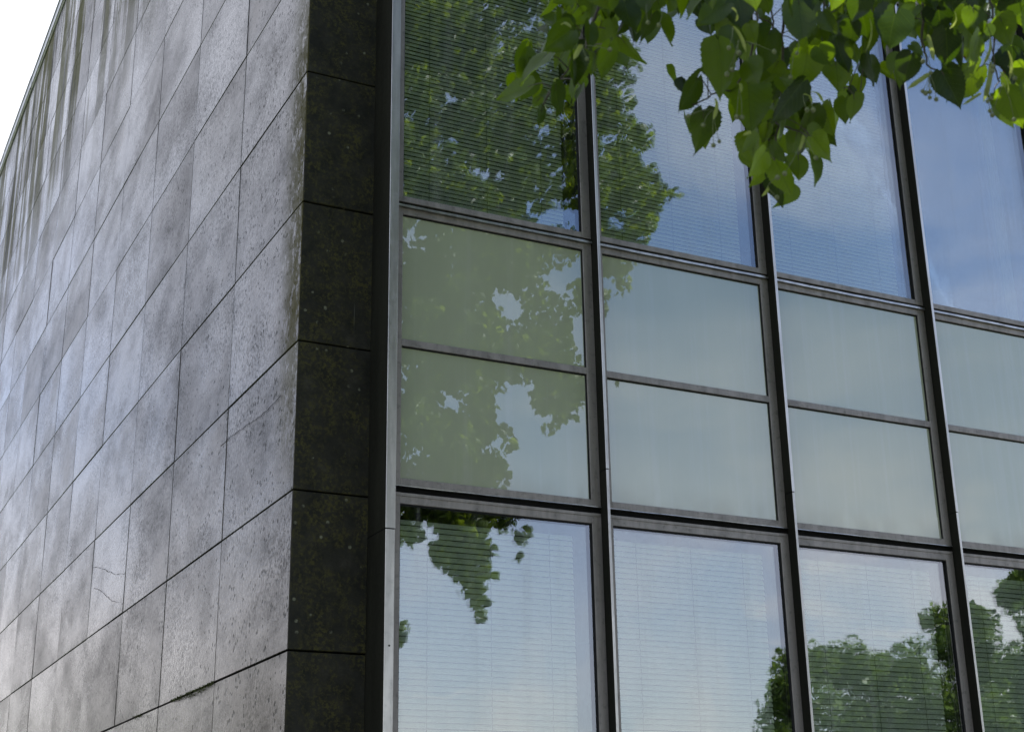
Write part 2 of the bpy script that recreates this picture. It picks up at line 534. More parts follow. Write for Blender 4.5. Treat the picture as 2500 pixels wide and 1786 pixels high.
def mat_leaf(name, top, trans, gloss=0.35, veins=True, fac=0.5):
    m, nt, N, K = newmat(name)
    out = N('ShaderNodeOutputMaterial')
    geo = N('ShaderNodeNewGeometry')
    rnd = geo.outputs['Random Per Island']
    uvn = N('ShaderNodeUVMap')
    s = N('ShaderNodeSeparateXYZ'); K(uvn.outputs[0], s.inputs[0])
    v = mapping(nt, (1, 1, 1))
    n = noise_tex(nt, v, 30, 3, 0.6)
    var = ramp(nt, rnd, [(0, (0.15, 0.2, 0.25)), (0.28, (0.4, 0.45, 0.4)), (0.5, (0.9, 0.95, 0.9)), (1, (1.4, 1.35, 1.2))]).outputs[0]
    c1 = mixc(nt, mrange(nt, n, 0.3, 0.7), top, tuple(x * 0.75 for x in top))
    c1 = mixc(nt, 1.0, c1, var, 'MULTIPLY')
    c2 = mixc(nt, 1.0, (*trans, 1), var, 'MULTIPLY')
    # underside paler
    c1 = mixc(nt, mathn(nt, 'MULTIPLY', geo.outputs['Backfacing'], 0.5), c1, tuple(x * 1.25 for x in top))
    nb = None
    if veins:
        ax = mathn(nt, 'ABSOLUTE', mathn(nt, 'SUBTRACT', s.outputs[0], 0.5))
        mid = mrange(nt, ax, 0.008, 0.02, 1, 0)
        ph = mathn(nt, 'SUBTRACT', s.outputs[1], mathn(nt, 'MULTIPLY', ax, 0.75))
        fr = mathn(nt, 'FRACT', mathn(nt, 'MULTIPLY', ph, 8.0))
        side = mrange(nt, mathn(nt, 'ABSOLUTE', mathn(nt, 'SUBTRACT', fr, 0.5)), 0.03, 0.085, 1, 0)
        vein = mathn(nt, 'MAXIMUM', mid, mathn(nt, 'MULTIPLY', side, 0.6))
        c1 = mixc(nt, mathn(nt, 'MULTIPLY', vein, 0.45), c1, tuple(x * 1.5 for x in top))
        c2 = mixc(nt, mathn(nt, 'MULTIPLY', vein, 0.5), c2, tuple(x * 0.55 for x in trans))
        nb = bump(nt, vein, 0.35, 0.002)
        nb = bump(nt, n, 0.25, 0.003, nb)
        # insect spots and browned patches
        sp = mrange(nt, noise_tex(nt, v, 16, 4, 0.6), 0.70, 0.73)
        c1 = mixc(nt, sp, c1, (0.07, 0.035, 0.012))
        c2 = mixc(nt, sp, c2, (0.06, 0.02, 0.005))
    df = N('ShaderNodeBsdfDiffuse'); K(c1, df.inputs['Color'])
    tl = N('ShaderNodeBsdfTranslucent'); K(c2, tl.inputs['Color'])
    mx = N('ShaderNodeMixShader'); mx.inputs[0].default_value = fac
    K(df.outputs[0], mx.inputs[1]); K(tl.outputs[0], mx.inputs[2])
    gl = N('ShaderNodeBsdfGlossy'); gl.inputs['Roughness'].default_value = gloss
    gl.inputs['Color'].default_value = (0.9, 0.95, 1, 1)
    fr = N('ShaderNodeLayerWeight'); fr.inputs['Blend'].default_value = 0.5
    mg = N('ShaderNodeMixShader')
    K(mathn(nt, 'MULTIPLY_ADD', mathn(nt, 'POWER', fr.outputs['Facing'], 4.0), 0.08, 0.018), mg.inputs[0]); K(mx.outputs[0], mg.inputs[1]); K(gl.outputs[0], mg.inputs[2])
    if nb is not None:
        for x in (df, tl, gl, fr): K(nb, x.inputs['Normal'])
    K(mg.outputs[0], out.inputs[0])
    return m


def mat_bark():
    m, nt, N, K = newmat('bark')
    v = mapping(nt, (1, 1, 0.2))
    a = noise_tex(nt, v, 18, 6, 0.7)
    base = ramp(nt, a, [(0.3, (0.02, 0.017, 0.013)), (0.55, (0.055, 0.047, 0.037)), (0.75, (0.1, 0.09, 0.072))]).outputs[0]
    principled(nt, color=base, rough=0.85, normal=bump(nt, a, 0.8, 0.02))
    return m


MAT = {}
MAT['stone'] = mat_stone()
MAT['pier'] = mat_stone_dark()
MAT['joint'] = mat_plain('joint_shadow', (0.010, 0.010, 0.010), 0.9, spec=0.1)
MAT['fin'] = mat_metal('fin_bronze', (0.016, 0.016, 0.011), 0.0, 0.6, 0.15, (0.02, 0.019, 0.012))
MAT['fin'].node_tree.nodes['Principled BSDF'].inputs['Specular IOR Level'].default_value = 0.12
MAT['cap'] = mat_metal('fin_cap_aluminium', (0.58, 0.555, 0.52), 1.0, 0.36, 0.12)
MAT['frame'] = mat_metal('frame_aluminium', (0.27, 0.245, 0.22), 0.35, 0.45, 0.45)
MAT['flash'] = mat_metal('flashing_zinc', (0.45, 0.45, 0.44), 0.9, 0.3, 0.5)
MAT['seal'] = mat_plain('rubber_seal', (0.008, 0.008, 0.008), 0.6, spec=0.2)
MAT['glass'] = mat_glass('coated_window_glass', 0.185, (0.83, 0.87, 0.81))
MAT['spandrel'] = mat_spandrel()
MAT['blind'] = mat_plain('blind_slats', (0.80, 0.83, 0.78), 0.5, var=0.05)
MAT['cord'] = mat_plain('blind_cord', (0.16, 0.17, 0.16), 0.8)
MAT['inner'] = mat_plain('dark_interior', (0.045, 0.045, 0.048), 0.9)
MAT['coping'] = mat_metal('coping_sheet', (0.35, 0.36, 0.37), 0.8, 0.35, 0.5)
MAT['bark'] = mat_bark()
MAT['leaf'] = mat_leaf('linden_leaf', (0.026, 0.046, 0.003), (0.15, 0.25, 0.003))
MAT['crownleaf'] = mat_leaf('linden_crown_leaf', (0.075, 0.12, 0.016), (0.32, 0.44, 0.02), veins=False)
MAT['farleaf'] = mat_leaf('far_leaf', (0.09, 0.145, 0.035), (0.24, 0.36, 0.05), veins=False, fac=0.35)
MAT['bract'] = mat_leaf('bract', (0.16, 0.20, 0.05), (0.36, 0.42, 0.08), veins=False)
MAT['fruit'] = mat_plain('linden_fruit', (0.10, 0.12, 0.05), 0.8, var=0.35, scale=200)
MAT['moss'] = mat_plain('moss', (0.05, 0.06, 0.012), 0.95, var=0.4, scale=90)
MAT['twig'] = mat_plain('young_twig', (0.05, 0.045, 0.025), 0.7, var=0.3, scale=40)
MAT['grass'] = mat_plain('lawn', (0.06, 0.09, 0.03), 0.95, var=0.4, scale=3)
MAT['paving'] = mat_plain('paving', (0.26, 0.25, 0.235), 0.85, var=0.15, scale=6)

LEAVES = [(-1.554,-4.6,3.172,-1.588,-4.591,3.14,0.046,11,0.29),
(-1.508,-4.436,3.337,-1.516,-4.443,3.273,0.058,-60,0.35),
(-1.407,-4.288,3.459,-1.389,-4.272,3.412,0.046,-64,0.72),
(-1.449,-4.374,3.345,-1.478,-4.346,3.291,0.055,-50,0.27),
(-1.585,-4.648,3.054,-1.638,-4.633,3.007,0.057,-11,0.34),
(-1.401,-4.24,3.353,-1.416,-4.266,3.312,0.04,-30,0.7),
(-1.56,-4.579,3.133,-1.572,-4.58,3.071,0.057,-28,0.58),
(-1.44,-4.314,3.28,-1.468,-4.293,3.226,0.055,-72,0.89),
(-1.441,-4.423,3.229,-1.495,-4.407,3.181,0.052,-52,0.35),
(-1.364,-4.264,3.368,-1.363,-4.279,3.303,0.058,-6,0.69),
(-1.281,-4.064,3.518,-1.285,-4.081,3.45,0.061,2,0.46),
(-1.4,-4.281,3.325,-1.423,-4.293,3.271,0.053,45,0.73),
(-1.563,-4.524,3.082,-1.614,-4.508,3.015,0.061,60,0.11),
(-1.422,-4.194,3.332,-1.415,-4.165,3.289,0.04,21,0.9),
(-1.5,-4.323,3.194,-1.497,-4.299,3.15,0.039,-13,0.27),
(-1.491,-4.305,3.24,-1.515,-4.298,3.179,0.059,-50,0.62),
(-1.549,-4.439,3.066,-1.594,-4.376,3.055,0.059,57,0.33),
(-1.498,-4.339,3.164,-1.519,-4.317,3.101,0.06,-48,0.59),
(-1.433,-4.17,3.26,-1.46,-4.179,3.204,0.056,13,0.13),
(-1.492,-4.263,3.195,-1.477,-4.234,3.151,0.043,32,1.06),
(-1.492,-4.473,3.145,-1.498,-4.433,3.114,0.04,47,0.57),
(-1.363,-4.25,3.313,-1.348,-4.241,3.266,0.045,36,0.93),
(-1.382,-4.296,3.283,-1.369,-4.269,3.217,0.061,3,0.63),
(-1.412,-4.354,3.23,-1.414,-4.34,3.171,0.053,35,0.27),
(-1.5,-4.54,3.092,-1.484,-4.499,3.047,0.05,-20,0.15),
(-1.343,-4.28,3.303,-1.332,-4.267,3.259,0.041,73,1.08),
(-1.424,-4.432,3.202,-1.4,-4.429,3.154,0.048,-13,0.45),
(-1.358,-4.226,3.324,-1.347,-4.235,3.275,0.045,68,0.96),
(-1.413,-4.395,3.2,-1.377,-4.365,3.156,0.051,-61,0.42),
(-1.232,-4.168,3.389,-1.238,-4.173,3.346,0.039,10,0.64),
(-1.441,-4.521,3.185,-1.461,-4.513,3.117,0.049,-40,0.54),
(-1.309,-4.353,3.357,-1.33,-4.346,3.305,0.05,-54,0.73),
(-1.225,-4.153,3.473,-1.238,-4.125,3.427,0.043,-18,1.06),
(-1.227,-4.138,3.489,-1.202,-4.144,3.441,0.049,-27,1.08),
(-1.494,-4.633,3.06,-1.491,-4.586,3.017,0.05,-49,0.17),
(-1.283,-4.32,3.333,-1.281,-4.294,3.285,0.043,42,0.35),
(-1.415,-4.453,3.16,-1.427,-4.454,3.104,0.051,22,0.7),
(-1.318,-4.284,3.289,-1.329,-4.293,3.235,0.049,-30,0.63),
(-1.484,-4.674,3.126,-1.477,-4.679,3.051,0.052,-16,0.16),
(-1.315,-4.47,3.275,-1.313,-4.453,3.234,0.036,-11,0.68),
(-1.286,-4.371,3.365,-1.266,-4.377,3.318,0.046,53,0.3),
(-1.37,-4.524,3.28,-1.35,-4.528,3.224,0.054,-32,0.88),
(-1.417,-4.553,3.137,-1.361,-4.534,3.1,0.054,50,0.23),
(-1.272,-4.348,3.322,-1.261,-4.373,3.276,0.043,-66,1.04),
(-1.29,-4.378,3.301,-1.295,-4.401,3.247,0.048,-57,0.71),
(-1.21,-4.194,3.382,-1.182,-4.198,3.33,0.054,-48,0.29),
(-1.389,-4.616,3.161,-1.389,-4.57,3.122,0.049,-49,0.17),
(-1.254,-4.333,3.367,-1.249,-4.357,3.327,0.036,28,0.59),
(-1.259,-4.428,3.286,-1.276,-4.423,3.241,0.043,27,0.39),
(-1.136,-4.244,3.475,-1.156,-4.224,3.433,0.042,-32,1.08),
(-1.269,-4.455,3.285,-1.254,-4.466,3.208,0.056,-62,0.56),
(-1.181,-4.372,3.382,-1.202,-4.388,3.329,0.051,57,0.58),
(-1.478,-4.727,3.125,-1.476,-4.729,3.069,0.044,-11,0.34),
(-1.31,-4.526,3.295,-1.337,-4.526,3.235,0.059,-43,0.8),
(-1.349,-4.561,3.299,-1.324,-4.543,3.245,0.054,-18,0.82),
(-1.377,-4.525,3.274,-1.355,-4.553,3.229,0.045,74,0.31),
(-1.34,-4.614,3.226,-1.359,-4.607,3.173,0.049,-11,0.5),
(-1.082,-4.257,3.548,-1.085,-4.231,3.5,0.044,63,0.42),
(-1.204,-4.396,3.41,-1.23,-4.374,3.351,0.058,-5,0.65),
(-1.267,-4.53,3.301,-1.26,-4.506,3.261,0.037,-23,0.85),
(-1.525,-4.707,3.128,-1.54,-4.701,3.07,0.041,-46,0.3),
(-1.438,-4.54,3.281,-1.418,-4.527,3.245,0.037,11,0.76),
(-1.342,-4.433,3.342,-1.334,-4.442,3.297,0.041,-65,1.09),
(-1.376,-4.497,3.325,-1.387,-4.49,3.286,0.037,34,0.37),
(-1.453,-4.472,3.28,-1.469,-4.465,3.227,0.038,60,0.68),
(-1.28,-4.149,3.52,-1.301,-4.138,3.471,0.048,22,0.6),
(-1.502,-4.567,3.165,-1.536,-4.557,3.133,0.033,-18,0.34),
(-1.425,-4.448,3.279,-1.439,-4.422,3.234,0.042,44,0.19),
(-1.311,-4.152,3.525,-1.298,-4.155,3.469,0.052,-21,0.52),
(-1.313,-4.244,3.462,-1.341,-4.233,3.408,0.055,59,1.1),
(-1.463,-4.535,3.238,-1.453,-4.499,3.199,0.055,11,0.43),
(-1.416,-4.421,3.343,-1.437,-4.416,3.295,0.047,-38,0.16),
(-1.307,-4.208,3.501,-1.317,-4.232,3.452,0.045,-12,0.41),
(-1.271,-4.207,3.482,-1.262,-4.203,3.422,0.055,-9,0.92),
(-1.359,-4.402,3.33,-1.34,-4.373,3.295,0.047,-11,0.62),
(-1.256,-4.211,3.515,-1.271,-4.201,3.47,0.043,-32,0.16),
(-1.149,-4.084,3.617,-1.168,-4.092,3.578,0.039,54,1.05),
(-1.203,-4.108,3.558,-1.21,-4.138,3.51,0.044,13,0.93),
(-1.562,-4.493,3.008,-1.578,-4.488,2.986,0.02,11,0.29),
(-1.454,-4.275,3.189,-1.457,-4.269,3.143,0.042,-49,0.15),
(-1.563,-4.503,2.982,-1.577,-4.499,2.944,0.028,-43,0.13),
(-1.343,-4.129,3.264,-1.374,-4.145,3.206,0.059,31,0.45),
(-1.575,-4.573,2.988,-1.555,-4.542,2.949,0.042,-61,0.19),
(-1.363,-4.222,3.222,-1.347,-4.222,3.183,0.038,-23,0.24),
(-1.473,-4.4,3.077,-1.467,-4.376,3.051,0.028,-70,0.62),
(-1.29,-4.054,3.318,-1.288,-4.072,3.275,0.038,28,0.2),
(-1.513,-4.561,3.008,-1.523,-4.558,2.974,0.025,63,0.23),
(-1.372,-4.32,3.19,-1.375,-4.315,3.129,0.056,65,0.66),
(-1.582,-4.693,2.937,-1.584,-4.692,2.916,0.015,-61,0.17),
(-1.554,-4.604,3.038,-1.549,-4.591,2.977,0.055,-29,1.03),
(-1.527,-4.695,3.064,-1.51,-4.676,3.038,0.029,20,0.27),
(-1.285,-4.363,3.343,-1.301,-4.339,3.29,0.049,-39,1.07),
(-1.377,-4.457,3.292,-1.382,-4.448,3.248,0.04,60,1.01),
(-1.369,-4.433,3.31,-1.359,-4.42,3.256,0.05,-19,0.99),
(-1.568,-4.69,3.047,-1.573,-4.688,2.99,0.04,-60,0.26),
(-1.392,-4.368,3.332,-1.388,-4.346,3.269,0.057,34,0.52),
(-1.405,-4.734,3.142,-1.381,-4.704,3.103,0.044,-43,0.25),
(-1.145,-4.355,3.486,-1.166,-4.349,3.434,0.05,-47,0.29),
(-1.217,-4.477,3.345,-1.208,-4.478,3.304,0.038,50,1.06),
(-1.277,-4.581,3.274,-1.258,-4.57,3.232,0.042,51,0.58),
(-1.42,-4.817,3.075,-1.443,-4.808,3.019,0.041,52,0.25),
(-1.358,-4.726,3.158,-1.339,-4.714,3.098,0.056,64,1.06),
(-1.209,-4.554,3.316,-1.225,-4.572,3.278,0.038,-19,0.56),
(-1.213,-4.536,3.341,-1.218,-4.543,3.286,0.05,-57,0.7),
(-1.338,-4.772,3.104,-1.393,-4.756,3.054,0.052,39,0.29),
(-1.157,-4.472,3.38,-1.158,-4.458,3.331,0.045,63,0.48),
(-1.255,-4.597,3.239,-1.239,-4.609,3.185,0.051,-24,0.95),
(-1.21,-4.508,3.315,-1.225,-4.533,3.258,0.053,-34,0.2),
(-1.305,-4.767,3.142,-1.302,-4.771,3.048,0.065,-17,0.21),
(-1.229,-4.634,3.211,-1.251,-4.663,3.152,0.056,9,1.06),
(-1.046,-4.389,3.398,-1.064,-4.418,3.338,0.056,3,1.06),
(-1.075,-4.529,3.342,-1.095,-4.513,3.302,0.04,0,0.96),
(-1.166,-4.535,3.215,-1.221,-4.523,3.191,0.051,-11,0.47),
(-0.948,-4.218,3.467,-0.952,-4.247,3.402,0.059,47,0.27),
(-1.086,-4.353,3.39,-1.072,-4.361,3.35,0.038,-16,0.29),
(-1.129,-4.435,3.359,-1.121,-4.42,3.298,0.055,-63,0.79),
(-1.392,-4.819,2.988,-1.345,-4.767,2.916,0.079,37,0.25),
(-1.323,-4.687,3.03,-1.306,-4.706,2.993,0.037,-11,0.37),
(-1.146,-4.51,3.196,-1.165,-4.481,3.145,0.049,30,0.19),
(-1.301,-4.725,3.056,-1.308,-4.72,3.003,0.048,70,0.34),
(-1.228,-4.754,3.091,-1.263,-4.74,2.999,0.068,-23,0.22),
(-1.033,-4.438,3.302,-1.037,-4.432,3.248,0.049,44,0.16),
(-1.086,-4.503,3.263,-1.092,-4.516,3.223,0.037,-7,0.75),
(-0.967,-4.391,3.375,-0.953,-4.364,3.31,0.06,73,0.4),
(-1.328,-4.824,3.035,-1.319,-4.83,2.993,0.036,11,0.12),
(-1.128,-4.6,3.24,-1.133,-4.626,3.187,0.047,-74,0.66),
(-1.142,-4.566,3.24,-1.166,-4.574,3.18,0.058,-24,0.92),
(-1.169,-4.602,3.238,-1.179,-4.617,3.199,0.037,-50,0.89),
(-1.167,-4.767,3.165,-1.167,-4.769,3.064,0.072,-11,0.24),
(-0.879,-4.425,3.469,-0.882,-4.419,3.409,0.053,26,0.75),
(-1.111,-4.699,3.219,-1.11,-4.694,3.167,0.047,5,0.8),
(-0.896,-4.48,3.389,-0.923,-4.492,3.335,0.054,4,0.64),
(-1.202,-4.717,3.207,-1.179,-4.691,3.173,0.039,41,0.16),
(-1.102,-4.546,3.344,-1.1,-4.548,3.279,0.059,-52,0.32),
(-1.054,-4.58,3.351,-1.074,-4.605,3.306,0.045,-11,0.72),
(-1.006,-4.447,3.468,-1.007,-4.45,3.408,0.053,11,1.01),
(-1.281,-4.878,3.09,-1.293,-4.873,3.032,0.04,-64,0.27),
(-1.106,-4.68,3.243,-1.115,-4.694,3.201,0.039,-21,0.99),
(-1.229,-4.872,3.117,-1.228,-4.874,3.058,0.04,-23,0.18),
(-1.143,-4.797,3.184,-1.14,-4.768,3.143,0.037,-17,0.74),
(-0.992,-4.571,3.373,-0.999,-4.598,3.331,0.038,33,0.51),
(-0.957,-4.544,3.429,-0.978,-4.526,3.366,0.06,59,0.61),
(-1.243,-4.872,2.99,-1.225,-4.818,2.931,0.065,-29,0.27),
(-1.118,-4.697,3.129,-1.123,-4.712,3.084,0.04,17,0.2),
(-1.003,-4.6,3.198,-1.022,-4.603,3.152,0.044,48,0.14),
(-0.938,-4.532,3.266,-0.931,-4.55,3.222,0.041,57,0.81),
(-1.249,-4.855,2.926,-1.269,-4.782,2.879,0.072,52,0.24),
(-0.996,-4.524,3.175,-1.015,-4.527,3.121,0.052,-14,0.81),
(-1.208,-4.748,2.999,-1.182,-4.752,2.943,0.055,-40,0.35),
(-1.042,-4.588,3.14,-1.044,-4.569,3.081,0.053,-3,0.4),
(-1.2,-4.641,3.057,-1.203,-4.643,2.935,0.086,-25,0.29),
(-1.054,-4.474,3.165,-1.055,-4.449,3.1,0.058,-33,0.43),
(-0.94,-4.261,3.306,-0.946,-4.283,3.239,0.061,23,0.86),
(-0.978,-4.314,3.24,-0.99,-4.304,3.178,0.057,-12,0.94),
(-1.317,-4.645,3.029,-1.359,-4.63,2.956,0.059,-51,0.24),
(-1.132,-4.343,3.237,-1.134,-4.36,3.187,0.045,-75,1.07),
(-1.136,-4.314,3.279,-1.136,-4.32,3.22,0.053,-60,0.52),
(-1.066,-4.262,3.262,-1.08,-4.288,3.217,0.042,65,0.47),
(-1.313,-4.651,2.955,-1.29,-4.597,2.893,0.067,-28,0.32),
(-1.166,-4.379,3.116,-1.168,-4.398,3.07,0.041,-49,0.99),
(-1.04,-4.283,3.212,-1.065,-4.271,3.156,0.055,17,0.57),
(-1.117,-4.371,3.11,-1.102,-4.362,3.067,0.041,-8,0.6),
(-1.043,-4.709,3.1,-1.043,-4.711,3.03,0.062,-11,0.16),
(-0.999,-4.642,3.162,-0.987,-4.662,3.112,0.046,68,0.99),
(-0.81,-4.412,3.327,-0.812,-4.441,3.276,0.046,-7,0.87),
(-0.779,-4.451,3.318,-0.763,-4.426,3.256,0.058,44,0.52),
(-1.106,-4.797,3.125,-1.109,-4.755,3.092,0.046,-11,0.15),
(-0.878,-4.566,3.32,-0.906,-4.537,3.263,0.057,-51,0.73),
(-0.875,-4.506,3.349,-0.87,-4.503,3.305,0.041,31,1.05),
(-0.861,-4.514,3.385,-0.84,-4.501,3.323,0.059,58,0.59),
(-0.91,-4.591,3.252,-0.926,-4.548,3.229,0.042,34,0.62),
(-0.728,-4.394,3.423,-0.726,-4.398,3.379,0.04,-9,0.92),
(-0.812,-4.436,3.359,-0.835,-4.452,3.309,0.05,25,0.69),
(-0.834,-4.514,3.353,-0.846,-4.498,3.29,0.058,-29,0.78),
(-0.981,-4.684,3.254,-1.011,-4.674,3.219,0.038,-11,0.49),
(-0.716,-4.349,3.573,-0.72,-4.344,3.516,0.052,70,0.62),
(-0.667,-4.357,3.551,-0.688,-4.362,3.505,0.045,-51,0.73),
(-0.793,-4.496,3.413,-0.799,-4.506,3.371,0.039,50,0.6),
(-1.344,-4.831,2.954,-1.337,-4.844,2.905,0.05,11,0.18),
(-1.153,-4.635,3.124,-1.153,-4.634,3.081,0.038,57,0.51),
(-1.219,-4.706,3.039,-1.235,-4.716,3,0.038,-69,0.89),
(-1.153,-4.649,3.132,-1.174,-4.66,3.093,0.04,10,0.69),
(-1.185,-4.716,3.059,-1.189,-4.68,3.03,0.046,11,0.21),
(-1.098,-4.594,3.189,-1.088,-4.564,3.135,0.049,10,0.5),
(-1.027,-4.518,3.267,-1.036,-4.497,3.2,0.061,-62,0.54),
(-1.059,-4.574,3.191,-1.054,-4.58,3.148,0.039,-8,0.36),
(-1.356,-4.814,3.025,-1.355,-4.816,2.952,0.051,-31,0.35),
(-1.291,-4.77,3.082,-1.304,-4.745,3.04,0.04,2,0.22),
(-1.227,-4.637,3.192,-1.232,-4.614,3.133,0.053,25,0.13),
(-1.275,-4.734,3.122,-1.283,-4.713,3.073,0.045,-73,0.3),
(-1.239,-4.893,2.975,-1.206,-4.881,2.951,0.043,11,0.16),
(-1.071,-4.686,3.178,-1.091,-4.697,3.114,0.061,-38,0.17),
(-1.139,-4.824,3.059,-1.113,-4.807,3.001,0.057,-37,0.27),
(-1.136,-4.736,3.123,-1.124,-4.766,3.07,0.048,-29,0.95),
(-1.025,-4.729,3.022,-1.03,-4.728,2.959,0.044,30,0.27),
(-0.934,-4.644,3.082,-0.955,-4.629,3.043,0.04,64,0.42),
(-0.905,-4.618,3.15,-0.897,-4.592,3.111,0.036,3,0.45),
(-0.911,-4.578,3.122,-0.906,-4.567,3.069,0.047,14,0.3),
(-0.948,-4.629,3.104,-0.906,-4.622,3.085,0.034,-49,0.41),
(-0.678,-4.34,3.323,-0.699,-4.328,3.27,0.051,35,0.59),
(-0.978,-4.587,3.081,-0.966,-4.596,3.012,0.051,11,0.62),
(-0.726,-4.339,3.282,-0.721,-4.309,3.215,0.06,-73,0.11),
(-0.884,-4.475,3.161,-0.892,-4.453,3.098,0.057,16,0.44),
(-0.867,-4.478,3.172,-0.853,-4.458,3.116,0.051,62,0.28),
(-1.054,-4.645,3.029,-1.038,-4.601,2.98,0.054,-29,0.56),
(-0.949,-4.483,3.169,-0.942,-4.464,3.103,0.06,-18,0.91),
(-0.989,-4.564,3.075,-0.995,-4.535,3.011,0.058,66,0.16),
(-0.731,-4.247,3.303,-0.749,-4.261,3.245,0.055,0,0.28),
(-1.157,-4.758,2.889,-1.102,-4.745,2.857,0.047,-21,0.24),
(-0.874,-4.459,3.128,-0.85,-4.461,3.082,0.047,53,0.28),
(-0.866,-4.435,3.123,-0.86,-4.451,3.077,0.042,32,0.32),
(-1.067,-4.637,2.983,-1.069,-4.667,2.924,0.052,26,0.11),
(-1.112,-4.691,2.902,-1.098,-4.702,2.835,0.051,-60,0.31),
(-0.934,-4.486,3.068,-0.962,-4.49,3.013,0.056,73,0.62),
(-1.056,-4.593,2.998,-1.041,-4.553,2.953,0.049,42,0.32),
(-0.75,-4.219,3.256,-0.77,-4.194,3.216,0.041,-33,0.4),
(-0.805,-4.249,3.226,-0.801,-4.251,3.161,0.059,-26,0.36),
(-0.934,-4.41,3.146,-0.95,-4.394,3.1,0.044,66,0.45),
(-1.251,-4.76,2.85,-1.232,-4.774,2.813,0.032,41,0.11),
(-0.992,-4.515,3.075,-1.001,-4.489,3.032,0.04,-42,0.43),
(-1.089,-4.572,3.05,-1.104,-4.566,2.995,0.045,11,0.63),
(-0.908,-4.341,3.247,-0.927,-4.337,3.202,0.044,-54,0.82),
(-0.894,-4.287,3.223,-0.876,-4.291,3.179,0.043,70,0.11),
(-0.892,-4.336,3.19,-0.913,-4.361,3.14,0.049,74,0.21),
(-1.181,-4.715,2.946,-1.183,-4.715,2.896,0.036,51,0.23),
(-1.046,-4.519,3.109,-1.065,-4.548,3.061,0.046,26,0.44),
(-1.281,-4.756,2.865,-1.285,-4.722,2.838,0.035,59,0.16),
(-1.169,-4.596,2.97,-1.166,-4.6,2.902,0.061,26,0.57),
(-1.293,-4.793,2.812,-1.33,-4.781,2.76,0.045,-39,0.19),
(-1.059,-4.516,3.026,-1.077,-4.487,2.963,0.06,22,0.67),
(-1.038,-4.436,3.069,-1.044,-4.438,3.026,0.039,-64,0.56),
(-1.104,-4.494,3.003,-1.082,-4.493,2.962,0.042,24,0.47),
(-1.081,-4.518,2.966,-1.106,-4.509,2.913,0.041,-54,0.45),
(-0.939,-4.308,3.109,-0.923,-4.327,3.066,0.042,32,1.02),
(-1.225,-4.735,2.836,-1.176,-4.711,2.793,0.052,43,0.27),
(-1.106,-4.652,2.915,-1.112,-4.659,2.86,0.05,-28,0.33),
(-1.122,-4.609,2.9,-1.131,-4.626,2.852,0.044,59,0.99),
(-0.97,-4.415,3.075,-0.97,-4.44,3.008,0.06,-53,0.43),
(-1.166,-4.645,2.854,-1.125,-4.626,2.819,0.042,31,0.35),
(-1.009,-4.499,2.946,-1.037,-4.493,2.89,0.056,-59,0.86),
(-0.962,-4.431,3.015,-0.95,-4.411,2.955,0.055,55,0.66),
(-0.828,-4.275,3.083,-0.848,-4.265,3.032,0.049,38,0.79),
(-1.145,-4.599,2.97,-1.133,-4.583,2.948,0.023,-19,0.13),
(-0.897,-4.248,3.213,-0.886,-4.262,3.165,0.044,-25,1.08),
(-1.085,-4.588,3.114,-1.083,-4.554,3.083,0.049,-11,0.62),
(-1.049,-4.486,3.195,-1.043,-4.494,3.153,0.039,-55,0.98),
(-1.036,-4.531,3.19,-1.029,-4.51,3.143,0.042,74,0.89),
(-0.899,-4.315,3.303,-0.888,-4.291,3.251,0.049,-65,0.38),
(-1.036,-4.563,3.072,-1.035,-4.566,3.003,0.049,-31,0.48),
(-0.928,-4.478,3.145,-0.953,-4.502,3.089,0.055,3,0.31),
(-0.819,-4.308,3.256,-0.798,-4.309,3.206,0.049,-59,0.24),
(-0.865,-4.327,3.219,-0.851,-4.349,3.181,0.036,54,0.73),
(-1.148,-4.625,2.986,-1.139,-4.6,2.958,0.033,11,0.56),
(-0.954,-4.419,3.172,-0.964,-4.408,3.111,0.055,-11,0.99),
(-1.102,-4.561,3.03,-1.085,-4.543,2.988,0.041,5,1.04),
(-1.02,-4.455,3.11,-0.996,-4.462,3.067,0.045,-56,0.78),
(-1.177,-4.949,3.069,-1.175,-4.908,3.032,0.05,11,0.29),
(-1.061,-4.789,3.22,-1.04,-4.765,3.18,0.041,57,0.78),
(-1.048,-4.809,3.177,-1.044,-4.802,3.131,0.042,68,0.69),
(-1.098,-4.829,3.154,-1.115,-4.837,3.118,0.036,-36,0.59),
(-1.124,-4.96,3.032,-1.149,-4.95,2.951,0.073,-11,0.26),
(-0.886,-4.75,3.25,-0.91,-4.73,3.19,0.058,-74,0.99),
(-0.876,-4.725,3.224,-0.881,-4.709,3.181,0.039,32,0.57),
(-1.001,-4.819,3.128,-1.003,-4.79,3.083,0.041,72,0.28),
(-1.166,-4.9,3.044,-1.151,-4.871,3.011,0.043,11,0.15),
(-1.061,-4.788,3.159,-1.044,-4.763,3.119,0.04,-36,0.44),
(-1.089,-4.812,3.116,-1.097,-4.784,3.053,0.057,29,0.28),
(-1.01,-4.709,3.224,-1.017,-4.698,3.18,0.04,3,0.39),
(-1.15,-4.876,3.017,-1.145,-4.88,2.971,0.033,-38,0.23),
(-1.022,-4.767,3.159,-0.999,-4.741,3.097,0.06,-41,1.03),
(-0.942,-4.694,3.197,-0.94,-4.678,3.15,0.043,-20,0.98),
(-0.894,-4.604,3.281,-0.906,-4.612,3.23,0.047,12,0.11),
(-1.086,-4.839,3.033,-1.072,-4.85,2.968,0.048,48,0.3),
(-0.887,-4.631,3.183,-0.884,-4.643,3.126,0.051,25,0.59),
(-0.724,-4.486,3.288,-0.706,-4.512,3.251,0.037,-24,0.93),
(-0.87,-4.603,3.242,-0.881,-4.624,3.199,0.039,37,0.29),
